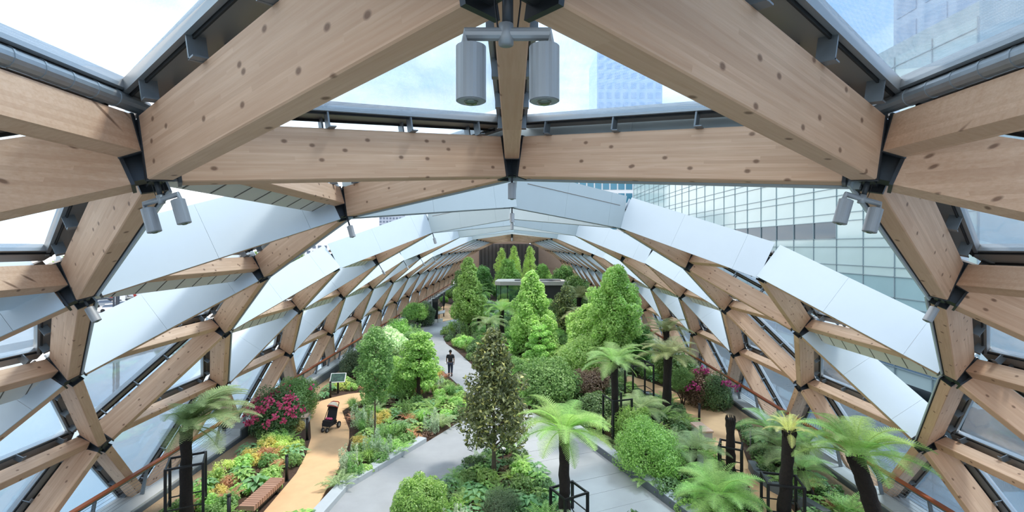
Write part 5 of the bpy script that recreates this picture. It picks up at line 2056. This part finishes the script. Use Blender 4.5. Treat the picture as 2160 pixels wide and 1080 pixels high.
pap = tag(MB().box((0, 0, 0), (0.17, 0.24, 0.03)).build('folded_paper', 'paper', None, M=Matrix.Translation((pp.x - 0.285, pp.y + 0.09, 0.86)) @ Matrix.Rotation(0.25, 4, 'Y')),
          'folded white paper held in the left hand of the walking person', 'paper')

sp_ = G(695, 906, 0.035)
st = thing('stroller', 'black stroller with a red trimmed hood standing on the sandy path', 'stroller', Vector((sp_.x, sp_.y, 0.035)), math.radians(168), scale=1.08)


def wheel(x, y, r):
    w = MB().tube([(x - 0.025, y, r), (x + 0.025, y, r)], r, 18).build('wheel', 'rubber', st)
    MB().tube([(x - 0.032, y, r), (x + 0.032, y, r)], r * 0.55, 12).build('hub', 'lamp_grey', w)


wheel(-0.27, -0.28, 0.14); wheel(0.27, -0.28, 0.14); wheel(-0.1, 0.34, 0.10); wheel(0.1, 0.34, 0.10)
for sx in (-1, 1):
    MB().tube([(sx * 0.25, -0.28, 0.14), (sx * 0.23, 0.0, 0.45), (sx * 0.22, -0.32, 0.92), (sx * 0.2, -0.42, 1.04)], 0.016, 8).build('frame_tube', 'black_metal', st)
    MB().tube([(sx * 0.23, 0.0, 0.45), (sx * 0.14, 0.34, 0.12)], 0.016, 8).build('frame_tube', 'black_metal', st)
MB().tube([(-0.2, -0.42, 1.04), (-0.12, -0.47, 1.07), (0.12, -0.47, 1.07), (0.2, -0.42, 1.04)], 0.02, 8).build('handle', 'fabric_red', st)
MB().tube([(-0.27, -0.28, 0.14), (0.27, -0.28, 0.14)], 0.014, 8).build('axle', 'black_metal', st)
seat = MB()
seat.add([(-0.2, 0.22, 0.42), (0.2, 0.22, 0.42), (0.21, -0.1, 0.40), (-0.21, -0.1, 0.40), (0.21, -0.28, 0.92), (-0.21, -0.28, 0.92),
          (-0.2, 0.22, 0.36), (0.2, 0.22, 0.36), (0.21, -0.16, 0.34), (-0.21, -0.16, 0.34), (0.21, -0.33, 0.90), (-0.21, -0.33, 0.90)],
         [(0, 1, 2, 3), (3, 2, 4, 5), (6, 9, 8, 7), (9, 11, 10, 8), (0, 6, 7, 1), (5, 4, 10, 11), (1, 7, 8, 2), (2, 8, 10, 4), (0, 3, 9, 6), (3, 5, 11, 9)])
seat.build('seat', 'fabric_black', st)
hood = MB()
hv, hf = [], []
for i in range(7):
    a = math.radians(-25 + i * 14)
    for k in range(9):
        b = math.pi * k / 8
        hv.append((0.23 * math.cos(b), -0.26 + 0.24 * math.sin(a) * math.sin(b) * 0.9, 0.88 + 0.22 * math.cos(a) * math.sin(b)))
for i in range(6):
    for k in range(8):
        q = i * 9 + k
        hf.append((q, q + 1, q + 10, q + 9))
hood.add(hv, hf)
h_ = hood.build('hood', 'fabric_cream', st, True)
h_.modifiers.new('thick', 'SOLIDIFY').thickness = 0.015
MB().tube([(0.235 * math.cos(math.pi * k / 10), -0.26 + 0.19 * math.sin(math.pi * k / 10), 0.88 + 0.15 * math.sin(math.pi * k / 10)) for k in range(11)], 0.018, 8).build('hood_trim', 'fabric_red', st)
MB().box((0, 0.0, 0.28), (0.4, 0.5, 0.14)).build('basket', 'fabric_black', st)
MB().box((0, 0.2, 0.36), (0.36, 0.06, 0.2)).build('footrest', 'fabric_black', st)
bl = MB()
for k in range(5):
    bl.tube([(-0.12 + 0.06 * k, 0.02 + 0.02 * (k % 2), 0.46), (-0.1 + 0.05 * k, 0.05, 0.52)], [0.06, 0.035], 8)
bl.build('folded_blanket', 'flower_pink', st, True)
